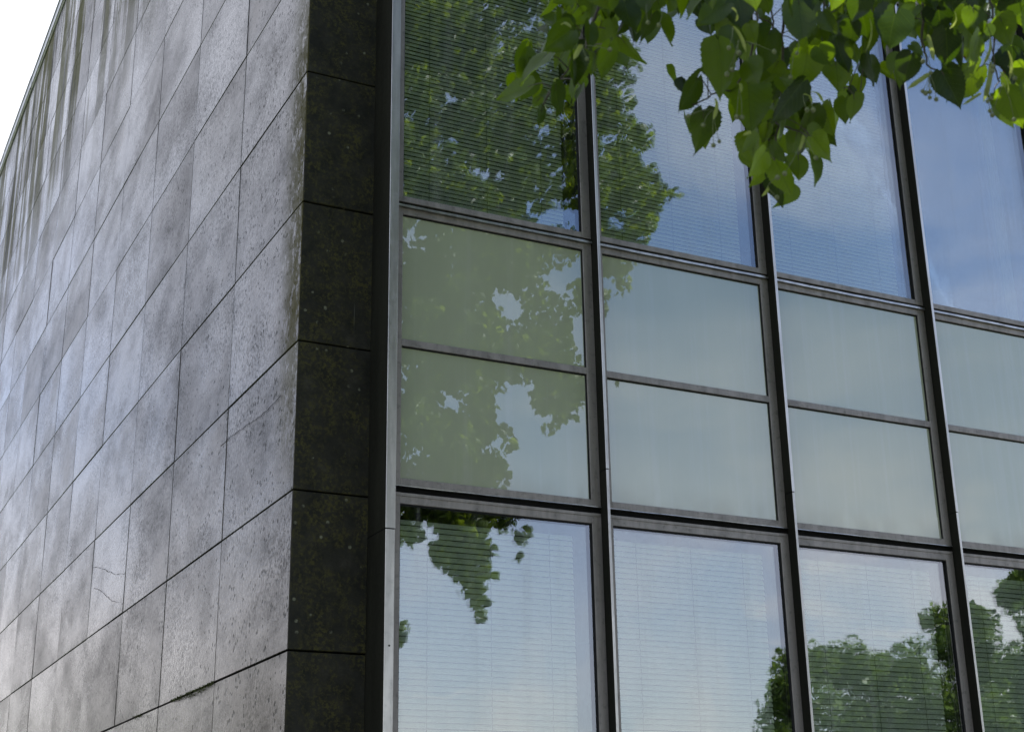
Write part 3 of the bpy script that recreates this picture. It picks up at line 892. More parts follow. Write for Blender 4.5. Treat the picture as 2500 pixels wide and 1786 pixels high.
(-1.072,-4.934,2.984,-1.063,-4.897,2.945,0.049,11,0.26),
(-0.995,-4.84,3.044,-0.998,-4.812,2.997,0.042,62,0.23),
(-0.736,-4.557,3.261,-0.735,-4.577,3.214,0.043,-22,0.93),
(-0.916,-4.75,3.122,-0.936,-4.739,3.077,0.044,48,0.79),
(-1.042,-4.858,3.172,-1.055,-4.853,3.106,0.057,11,0.14),
(-0.836,-4.646,3.396,-0.84,-4.637,3.332,0.057,-26,0.34),
(-0.807,-4.618,3.409,-0.808,-4.61,3.357,0.046,57,0.47),
(-0.826,-4.649,3.362,-0.837,-4.623,3.317,0.042,-53,0.78),
(-1.059,-4.944,3.076,-1.091,-4.933,3.035,0.035,21,0.34),
(-1.021,-4.87,3.14,-1.027,-4.854,3.095,0.041,72,0.31),
(-0.813,-4.667,3.312,-0.807,-4.657,3.247,0.059,-55,0.54),
(-0.846,-4.675,3.354,-0.815,-4.666,3.296,0.059,-65,0.8),
(-0.881,-4.825,3.202,-0.849,-4.794,3.158,0.062,11,0.21),
(-0.617,-4.595,3.425,-0.643,-4.62,3.368,0.056,-63,0.36),
(-0.577,-4.498,3.462,-0.557,-4.499,3.407,0.053,47,0.17),
(-0.556,-4.526,3.499,-0.588,-4.509,3.439,0.061,-71,0.95),
(-1.003,-4.953,3.037,-0.972,-4.917,2.989,0.053,15,0.16),
(-0.924,-4.866,3.103,-0.907,-4.876,3.052,0.048,-10,0.31),
(-0.851,-4.783,3.154,-0.832,-4.781,3.113,0.041,-64,1.05),
(-0.738,-4.705,3.229,-0.754,-4.691,3.184,0.043,-21,0.46),
(-0.822,-4.843,3.163,-0.846,-4.834,3.087,0.054,39,0.24),
(-0.471,-4.56,3.461,-0.48,-4.531,3.418,0.04,-25,0.88),
(-0.675,-4.7,3.322,-0.67,-4.671,3.255,0.06,4,0.76),
(-0.538,-4.594,3.376,-0.538,-4.585,3.324,0.047,-69,0.19),
(-0.855,-4.884,3.166,-0.851,-4.888,3.096,0.049,-26,0.28),
(-0.558,-4.601,3.444,-0.566,-4.628,3.377,0.06,-33,0.41),
(-0.625,-4.715,3.345,-0.641,-4.725,3.308,0.036,34,0.55),
(-0.583,-4.66,3.392,-0.587,-4.633,3.351,0.037,35,0.2),
(-0.966,-4.988,3.016,-0.997,-4.976,2.947,0.051,-52,0.24),
(-0.908,-4.902,3.08,-0.894,-4.881,3.027,0.05,66,1.04),
(-0.881,-4.934,3.094,-0.89,-4.911,3.052,0.039,-23,0.67),
(-0.681,-4.724,3.268,-0.673,-4.72,3.212,0.051,43,0.6),
(-0.915,-4.846,3.036,-0.895,-4.862,2.96,0.061,11,0.23),
(-0.78,-4.724,3.112,-0.779,-4.716,3.071,0.037,74,0.73),
(-0.692,-4.658,3.198,-0.685,-4.633,3.145,0.048,58,0.88),
(-0.603,-4.581,3.274,-0.604,-4.599,3.227,0.043,68,0.33),
(-0.831,-4.856,3.061,-0.88,-4.838,2.989,0.059,-39,0.26),
(-0.563,-4.581,3.282,-0.583,-4.564,3.226,0.053,42,0.66),
(-0.636,-4.597,3.26,-0.64,-4.622,3.218,0.038,69,0.78),
(-0.603,-4.618,3.23,-0.596,-4.625,3.178,0.047,71,1.05),
(-0.922,-4.992,2.923,-0.863,-4.967,2.874,0.059,13,0.28),
(-0.752,-4.858,3.065,-0.75,-4.855,3.003,0.055,-22,0.43),
(-0.846,-4.891,2.974,-0.816,-4.908,2.916,0.059,-68,0.29),
(-0.648,-4.806,3.068,-0.667,-4.794,3.03,0.038,-21,0.36),
(-0.891,-4.991,3.012,-0.897,-4.99,2.934,0.055,-27,0.17),
(-0.573,-4.739,3.26,-0.579,-4.75,3.194,0.06,-57,0.35),
(-0.56,-4.668,3.267,-0.536,-4.687,3.215,0.052,-3,0.43),
(-0.665,-4.802,3.157,-0.655,-4.783,3.104,0.049,1,0.29),
(-0.84,-4.929,3.125,-0.785,-4.906,3.08,0.056,-21,0.18),
(-0.469,-4.636,3.415,-0.461,-4.611,3.359,0.051,72,0.89),
(-0.54,-4.695,3.354,-0.537,-4.671,3.306,0.043,53,0.8),
(-0.555,-4.71,3.374,-0.568,-4.681,3.318,0.052,-15,0.2),
(-0.736,-4.882,3.219,-0.753,-4.842,3.201,0.048,-11,0.18),
(-0.466,-4.62,3.487,-0.457,-4.612,3.437,0.045,47,0.65),
(-0.685,-4.817,3.297,-0.673,-4.823,3.239,0.054,-12,0.95),
(-0.497,-4.682,3.45,-0.479,-4.674,3.412,0.038,32,0.47),
(-0.655,-4.822,3.278,-0.66,-4.82,3.212,0.046,31,0.14),
(-0.288,-4.52,3.564,-0.283,-4.493,3.523,0.037,44,0.83),
(-0.423,-4.606,3.449,-0.441,-4.626,3.407,0.041,40,0.5),
(-0.54,-4.724,3.356,-0.554,-4.743,3.311,0.042,-39,1.1),
(-0.993,-4.911,3.162,-0.988,-4.915,3.097,0.06,-11,0.31),
(-0.804,-4.717,3.319,-0.793,-4.736,3.269,0.046,35,0.39),
(-0.868,-4.774,3.29,-0.858,-4.769,3.224,0.06,-2,0.98),
(-0.879,-4.801,3.231,-0.886,-4.824,3.187,0.04,-71,0.83),
(-0.973,-4.959,3.139,-0.959,-4.927,3.102,0.052,-11,0.17),
(-0.861,-4.819,3.282,-0.869,-4.817,3.23,0.047,73,0.21),
(-0.862,-4.889,3.243,-0.861,-4.865,3.194,0.044,65,0.67),
(-0.899,-4.866,3.213,-0.896,-4.873,3.165,0.043,-66,0.5),
(-0.768,-4.83,3.288,-0.782,-4.824,3.204,0.057,14,0.32),
(-0.461,-4.517,3.582,-0.447,-4.494,3.544,0.037,-22,0.46),
(-0.456,-4.546,3.572,-0.471,-4.562,3.525,0.045,-60,0.68),
(-0.438,-4.482,3.57,-0.421,-4.49,3.533,0.037,-58,0.13),
(-0.766,-4.875,3.251,-0.743,-4.845,3.212,0.048,11,0.16),
(-0.672,-4.75,3.363,-0.66,-4.751,3.322,0.038,-55,0.89),
(-0.381,-4.561,3.554,-0.402,-4.587,3.497,0.054,41,0.4),
(-0.429,-4.556,3.535,-0.429,-4.557,3.488,0.042,-10,0.26),
(-1.026,-4.894,3.163,-1.026,-4.895,3.102,0.045,-11,0.23),
(-0.881,-4.775,3.297,-0.89,-4.787,3.256,0.038,6,0.33),
(-0.908,-4.827,3.263,-0.923,-4.807,3.214,0.046,37,1),
(-0.803,-4.683,3.371,-0.828,-4.662,3.318,0.053,62,0.93),
(-0.804,-4.706,3.277,-0.828,-4.697,3.238,0.031,-46,0.39),
(-0.512,-4.373,3.549,-0.514,-4.382,3.483,0.06,-5,0.81),
(-0.781,-4.763,3.207,-0.774,-4.768,3.183,0.02,-11,0.45),
(-0.434,-4.487,3.503,-0.451,-4.476,3.467,0.036,-21,0.58),
(-1.079,-4.943,2.994,-1.063,-4.956,2.97,0.023,-44,0.17),
(-0.724,-4.639,3.315,-0.746,-4.651,3.251,0.061,-13,1.02),
(-1.165,-4.828,3.103,-1.151,-4.838,3.051,0.039,-21,0.34),
(-1.028,-4.713,3.21,-1.014,-4.693,3.159,0.048,-68,0.21),
(-0.871,-4.519,3.408,-0.862,-4.53,3.363,0.042,-55,0.78),
(-0.931,-4.609,3.316,-0.95,-4.609,3.279,0.037,-36,1.1),
(-1.16,-4.916,3.06,-1.123,-4.893,3.023,0.045,18,0.26),
(-0.811,-4.593,3.338,-0.833,-4.612,3.288,0.049,28,1.04),
(-0.898,-4.683,3.307,-0.91,-4.661,3.252,0.051,9,0.88),
(-0.996,-4.734,3.201,-0.994,-4.736,3.154,0.042,40,0.58),
(-1.418,-4.849,3.076,-1.424,-4.846,3.027,0.035,11,0.34),
(-1.247,-4.629,3.245,-1.264,-4.641,3.206,0.038,35,0.13),
(-1.276,-4.655,3.285,-1.255,-4.651,3.223,0.058,-42,0.32),
(-1.212,-4.537,3.344,-1.223,-4.534,3.277,0.061,-24,0.28),
(-1.349,-4.859,3.082,-1.34,-4.865,3.04,0.039,11,0.1),
(-1.098,-4.568,3.336,-1.071,-4.542,3.28,0.056,12,0.66),
(-1.232,-4.693,3.235,-1.215,-4.699,3.192,0.041,33,0.62),
(-1.113,-4.585,3.327,-1.135,-4.563,3.277,0.05,-73,0.13),
(-1.213,-4.921,3.091,-1.225,-4.916,3.034,0.05,-11,0.12),
(-1.078,-4.785,3.206,-1.068,-4.77,3.156,0.046,25,0.68),
(-0.939,-4.608,3.367,-0.953,-4.632,3.307,0.056,-61,0.73),
(-1.138,-4.861,3.176,-1.14,-4.862,3.128,0.043,17,0.3),
(-0.86,-4.62,3.249,-0.876,-4.634,3.27,0.025,-11,0.49),
(-0.734,-4.502,3.451,-0.703,-4.494,3.393,0.059,-59,1.02),
(-0.767,-4.672,3.25,-0.786,-4.67,3.217,0.034,-11,0.69),
(-0.555,-4.465,3.446,-0.555,-4.47,3.393,0.047,53,0.2),
(-0.688,-4.617,3.333,-0.673,-4.594,3.269,0.059,-58,0.44),
(-0.704,-4.61,3.319,-0.693,-4.627,3.262,0.053,-22,0.81),
(-0.914,-5.032,2.955,-0.885,-5.005,2.917,0.043,11,0.34),
(-0.586,-4.746,3.217,-0.57,-4.74,3.18,0.036,-31,0.47),
(-0.694,-4.829,3.116,-0.672,-4.805,3.06,0.054,0,0.88),
(-0.531,-4.713,3.21,-0.511,-4.728,3.174,0.037,4,0.92),
(-1.461,-4.637,3.241,-1.465,-4.618,3.156,0.078,7,0.25),
(-0.523,-4.712,3.457,-0.556,-4.712,3.379,0.078,-9,0.25),
(-0.88,-5.058,3.057,-0.9,-5.046,2.974,0.078,-28,0.25),
(-1.102,-4.846,3.354,-1.068,-4.861,3.276,0.078,-50,0.25),
(-0.926,-4.909,3.233,-0.925,-4.884,3.148,0.078,25,0.25),
(-1.271,-4.755,3.33,-1.305,-4.786,3.252,0.078,-49,0.25),
(-0.69,-4.686,3.549,-0.714,-4.698,3.467,0.078,4,0.25),
(-1.116,-4.422,3.613,-1.079,-4.409,3.536,0.078,54,0.25),
(-0.842,-5.152,3.131,-0.877,-5.156,3.053,0.078,-31,0.25),
(-1.507,-4.331,3.424,-1.491,-4.297,3.34,0.078,1,0.25),
(-0.79,-4.907,3.42,-0.798,-4.943,3.336,0.078,55,0.25),
(-1.593,-4.649,3.232,-1.638,-4.62,3.16,0.078,35,0.25),
(-0.755,-4.691,3.463,-0.78,-4.66,3.382,0.078,8,0.25),
(-1.331,-4.95,3.185,-1.287,-4.958,3.113,0.078,-53,0.25),
(-0.648,-4.791,3.494,-0.686,-4.786,3.418,0.078,30,0.25),
(-1.151,-4.922,3.176,-1.12,-4.941,3.097,0.078,-8,0.25),
(-1.345,-4.309,3.568,-1.323,-4.327,3.486,0.078,34,0.25),
(-1.153,-4.946,3.154,-1.191,-4.93,3.078,0.078,-16,0.25),
(-0.924,-5.063,2.896,-0.931,-5.087,2.812,0.078,-30,0.25),
(-0.892,-4.687,3.485,-0.937,-4.689,3.412,0.078,19,0.25),
(-0.465,-4.827,3.079,-0.508,-4.85,3.006,0.078,56,0.25),
(-1.372,-4.712,3.299,-1.374,-4.72,3.214,0.078,41,0.25),
(-0.588,-4.794,3.07,-0.574,-4.77,2.986,0.078,13,0.25),
(-1.644,-4.612,3.273,-1.61,-4.585,3.195,0.078,6,0.25),
(-0.694,-4.977,3.354,-0.72,-4.958,3.273,0.078,-14,0.25),
(-0.661,-5.054,3.23,-0.672,-5.074,3.146,0.078,30,0.25),
(-1.155,-4.639,3.487,-1.121,-4.656,3.409,0.078,-20,0.25),
(-1.085,-4.651,3.466,-1.096,-4.689,3.382,0.078,-17,0.25),
(-1.085,-4.501,3.587,-1.049,-4.499,3.51,0.078,11,0.25),
(-0.87,-4.833,3.409,-0.88,-4.813,3.324,0.078,45,0.25),
(-1.36,-4.336,3.503,-1.347,-4.358,3.419,0.078,58,0.25),
(-1.243,-4.72,3.286,-1.204,-4.704,3.211,0.078,-48,0.25),
(-0.897,-4.415,3.547,-0.85,-4.389,3.476,0.078,5,0.25),
(-0.945,-4.724,3.402,-0.941,-4.746,3.317,0.078,13,0.25),
(-1.149,-4.924,3.166,-1.156,-4.907,3.081,0.078,-48,0.25),
(-0.875,-5.092,2.876,-0.834,-5.103,2.802,0.078,-44,0.25),
(-0.909,-4.612,3.527,-0.869,-4.602,3.452,0.078,10,0.25),
(-1.671,-4.748,3.153,-1.647,-4.723,3.071,0.078,-29,0.25),
(-1.08,-4.568,3.56,-1.094,-4.544,3.477,0.078,-60,0.25),
(-0.966,-5.024,3.266,-0.964,-5.055,3.181,0.078,-49,0.25),
(-0.92,-4.777,3.403,-0.896,-4.747,3.322,0.078,51,0.25),
(-0.828,-5.069,2.772,-0.807,-5.108,2.689,0.078,49,0.25),
(-1.382,-4.358,3.521,-1.414,-4.371,3.442,0.078,-10,0.25),
(-1.068,-4.531,3.391,-1.098,-4.501,3.312,0.078,19,0.25),
(-1.039,-4.953,3.179,-1.063,-4.942,3.098,0.078,38,0.25),
(-1.151,-4.331,3.662,-1.192,-4.363,3.587,0.078,-41,0.25),
(-1.554,-4.4,3.515,-1.574,-4.432,3.432,0.078,58,0.25),
(-1.477,-4.655,3.327,-1.51,-4.641,3.249,0.078,-6,0.25),
(-0.948,-4.988,3.244,-0.923,-5.017,3.162,0.078,41,0.25),
(-1.516,-4.721,3.215,-1.551,-4.69,3.137,0.078,21,0.25),
(-0.967,-4.613,3.462,-1.006,-4.624,3.387,0.078,-1,0.25),
(-1.709,-4.768,3.2,-1.729,-4.731,3.117,0.078,39,0.25),
(-0.903,-4.492,3.662,-0.889,-4.505,3.578,0.078,-2,0.25),
(-1.519,-4.854,3.188,-1.512,-4.866,3.103,0.078,51,0.25),
(-1.431,-4.271,3.478,-1.397,-4.237,3.4,0.078,12,0.25),
(-0.688,-4.884,3.346,-0.648,-4.865,3.271,0.078,0,0.25),
(-0.931,-4.77,3.369,-0.93,-4.752,3.284,0.078,6,0.25),
(-1.38,-4.811,3.267,-1.373,-4.803,3.182,0.078,-57,0.25),
(-1.571,-4.761,3.163,-1.555,-4.728,3.08,0.078,36,0.25),
(-0.922,-5.017,3.206,-0.894,-5.035,3.125,0.078,54,0.25),
(-0.506,-4.859,3.135,-0.538,-4.868,3.056,0.078,-36,0.25),
(-1.438,-4.377,3.556,-1.436,-4.416,3.471,0.078,57,0.25),
(-0.604,-4.844,3.461,-0.631,-4.832,3.381,0.078,-10,0.25),
(-0.402,-4.704,3.281,-0.403,-4.74,3.196,0.078,-26,0.25),
(-1.543,-4.673,3.172,-1.512,-4.68,3.093,0.078,24,0.25),
(-1.708,-4.744,3.217,-1.683,-4.751,3.136,0.078,-44,0.25),
(-1.255,-4.572,3.357,-1.241,-4.557,3.274,0.078,-49,0.25),
(-0.331,-4.755,3.603,-0.338,-4.781,3.518,0.078,49,0.25),
(-1.044,-4.977,3.177,-1.082,-4.956,3.102,0.078,-31,0.25),
(-1.545,-4.545,3.357,-1.534,-4.545,3.273,0.078,5,0.25)]
BRACTS = [(-1.385,-4.852,2.999,-1.371,-4.862,2.947,0.0069),
(-1.253,-4.877,2.893,-1.245,-4.894,2.865,0.0076),
(-1.264,-4.87,2.889,-1.262,-4.885,2.864,0.0076),
(-1.396,-4.801,2.886,-1.405,-4.803,2.842,0.0076),
(-1.091,-4.995,2.981,-1.088,-4.999,2.928,0.0069),
(-1.079,-4.977,2.919,-1.122,-4.965,2.885,0.0076),
(-0.998,-5.041,2.976,-1.016,-5.033,2.92,0.0083),
(-0.99,-5.029,2.937,-1.006,-5.015,2.863,0.0096),
(-0.997,-5.005,2.887,-1.036,-4.998,2.858,0.0048),
(-0.974,-5.03,2.92,-0.972,-5.037,2.874,0.0096),
(-1.182,-4.959,3.008,-1.193,-4.953,2.946,0.0062),
(-0.967,-5.047,2.953,-0.973,-5.045,2.895,0.0069),
(-1.643,-4.722,3.006,-1.636,-4.744,2.989,0.0062),
(-1.608,-4.728,2.974,-1.626,-4.729,2.939,0.0083),
(-1.296,-4.796,2.745,-1.315,-4.8,2.72,0.0055),
(-1.334,-4.81,2.83,-1.357,-4.817,2.816,0.0055),
(-1.392,-4.86,3.028,-1.394,-4.87,2.996,0.0096),
(-1.365,-4.826,2.908,-1.369,-4.838,2.883,0.0062),
(-1.255,-4.849,2.825,-1.269,-4.851,2.789,0.0055),
(-1.056,-5.027,3.016,-1.073,-5.027,2.979,0.0055)]
FRUITS = [(-1.447,-4.794,2.844,0.0036,-1.44,-4.788,2.879),
(-1.111,-4.997,2.923,0.004,-1.099,-4.992,2.954),
(-1.097,-4.997,2.905,0.0033,-1.082,-4.995,2.939),
(-1.105,-4.982,2.876,0.0036,-1.088,-4.982,2.913),
(-1.1,-4.983,2.873,0.0043,-1.092,-4.979,2.913),
(-1.093,-4.984,2.866,0.0035,-1.082,-4.983,2.91),
(-1.094,-4.987,2.875,0.0039,-1.081,-4.986,2.915),
(-1.006,-5.025,2.859,0.0034,-0.992,-5.024,2.898),
(-1.002,-5.03,2.863,0.0037,-1.001,-5.024,2.907),
(-1,-5.022,2.844,0.0039,-0.987,-5.023,2.887),
(-0.996,-5.022,2.837,0.0042,-0.978,-5.021,2.873),
(-1.006,-5.047,2.913,0.0043,-0.998,-5.045,2.958),
(-1.006,-5.044,2.906,0.0044,-1.002,-5.035,2.938),
(-1.61,-4.747,2.936,0.0036,-1.597,-4.745,2.973),
(-1.578,-4.769,2.95,0.0041,-1.577,-4.762,2.988),
(-1.528,-4.811,2.991,0.0038,-1.525,-4.805,3.031),
(-1.511,-4.818,2.987,0.004,-1.499,-4.817,3.028),
(-1.386,-4.864,2.941,0.0044,-1.374,-4.865,2.987),
(-1.402,-4.859,2.949,0.0041,-1.402,-4.853,2.993),
(-1.399,-4.844,2.908,0.0045,-1.385,-4.843,2.947),
(-1.392,-4.85,2.915,0.0042,-1.391,-4.844,2.958),
(-1.334,-4.891,2.942,0.004,-1.33,-4.882,2.973),
(-1.375,-4.83,2.841,0.0043,-1.359,-4.826,2.872),
(-1.367,-4.833,2.84,0.0043,-1.361,-4.825,2.872),
(-1.304,-4.89,2.902,0.0037,-1.293,-4.89,2.946),
(-1.3,-4.907,2.939,0.0034,-1.29,-4.901,2.97),
(-1.272,-4.886,2.85,0.0042,-1.268,-4.881,2.894),
(-1.263,-4.89,2.85,0.0045,-1.257,-4.888,2.896),
(-1.423,-4.801,2.829,0.0037,-1.424,-4.792,2.868),
(-1.395,-4.804,2.803,0.0033,-1.394,-4.796,2.839),
(-1.403,-4.798,2.797,0.004,-1.401,-4.787,2.827),
(-1.291,-4.837,2.751,0.0043,-1.288,-4.832,2.795),
(-1.301,-4.83,2.745,0.0044,-1.295,-4.823,2.781),
(-1.297,-4.819,2.714,0.0039,-1.287,-4.815,2.752),
(-1.248,-4.868,2.775,0.004,-1.239,-4.867,2.819),
(-0.971,-5.057,2.894,0.0039,-0.962,-5.054,2.935),
(-0.963,-5.036,2.829,0.0036,-0.958,-5.033,2.874),
(-1.083,-4.988,2.863,0.0039,-1.071,-4.982,2.893)]
TWIGS = [[(-0.577,-4.895,3.447,0.00675),(-0.925,-4.793,3.338,0.006),(-1.134,-4.682,3.327,0.00525),(-1.354,-4.613,3.286,0.0045),(-1.444,-4.547,3.236,0.003375),(-1.473,-4.538,3.162,0.002625),(-1.488,-4.53,3.101,0.001875),(-1.53,-4.484,3.04,0.0015),(-1.551,-4.481,2.998,0.001125)],
[(-1.134,-4.682,3.327,0.00375),(-1.204,-4.691,3.2,0.002625),(-1.209,-4.69,3.146,0.00225),(-1.21,-4.664,3.081,0.00225),(-1.224,-4.639,3.035,0.001875),(-1.287,-4.641,3.003,0.0015),(-1.325,-4.635,2.977,0.0012)],
[(-1.2,-4.683,3.175,0.0015),(-1.171,-4.69,3.156,0.00135),(-1.164,-4.685,3.134,0.001125)],
[(-1.154,-4.669,3.32,0.00225),(-1.164,-4.683,3.189,0.0018),(-1.153,-4.675,3.154,0.0015)],
[(-1.092,-4.703,3.326,0.00375),(-1.131,-4.69,3.222,0.003),(-1.107,-4.636,3.178,0.002625),(-1.079,-4.598,3.106,0.002625),(-1.09,-4.574,2.999,0.00225),(-1.098,-4.557,2.908,0.0015)],
[(-1.093,-4.581,3.022,0.001875),(-1.064,-4.61,2.996,0.0015),(-1.085,-4.673,2.943,0.0012)],
[(-1.022,-4.741,3.332,0.003),(-1.069,-4.72,3.221,0.00225),(-1.063,-4.706,3.177,0.00195),(-1.062,-4.689,3.133,0.00165),(-1.022,-4.701,3.052,0.00135)],
[(-0.869,-4.824,3.344,0.00375),(-0.898,-4.807,3.218,0.003),(-0.877,-4.769,3.155,0.00255),(-0.885,-4.786,3.09,0.0018),(-0.887,-4.819,3.054,0.0012)],
[(-0.717,-4.86,3.388,0.00375),(-0.795,-4.878,3.204,0.00225),(-0.794,-4.872,3.128,0.0018),(-0.803,-4.865,3.063,0.0015),(-0.79,-4.862,3.038,0.001125)],
[(-0.98,-4.763,3.332,0.003),(-0.958,-4.732,3.227,0.0021),(-0.969,-4.715,3.138,0.00135)]]
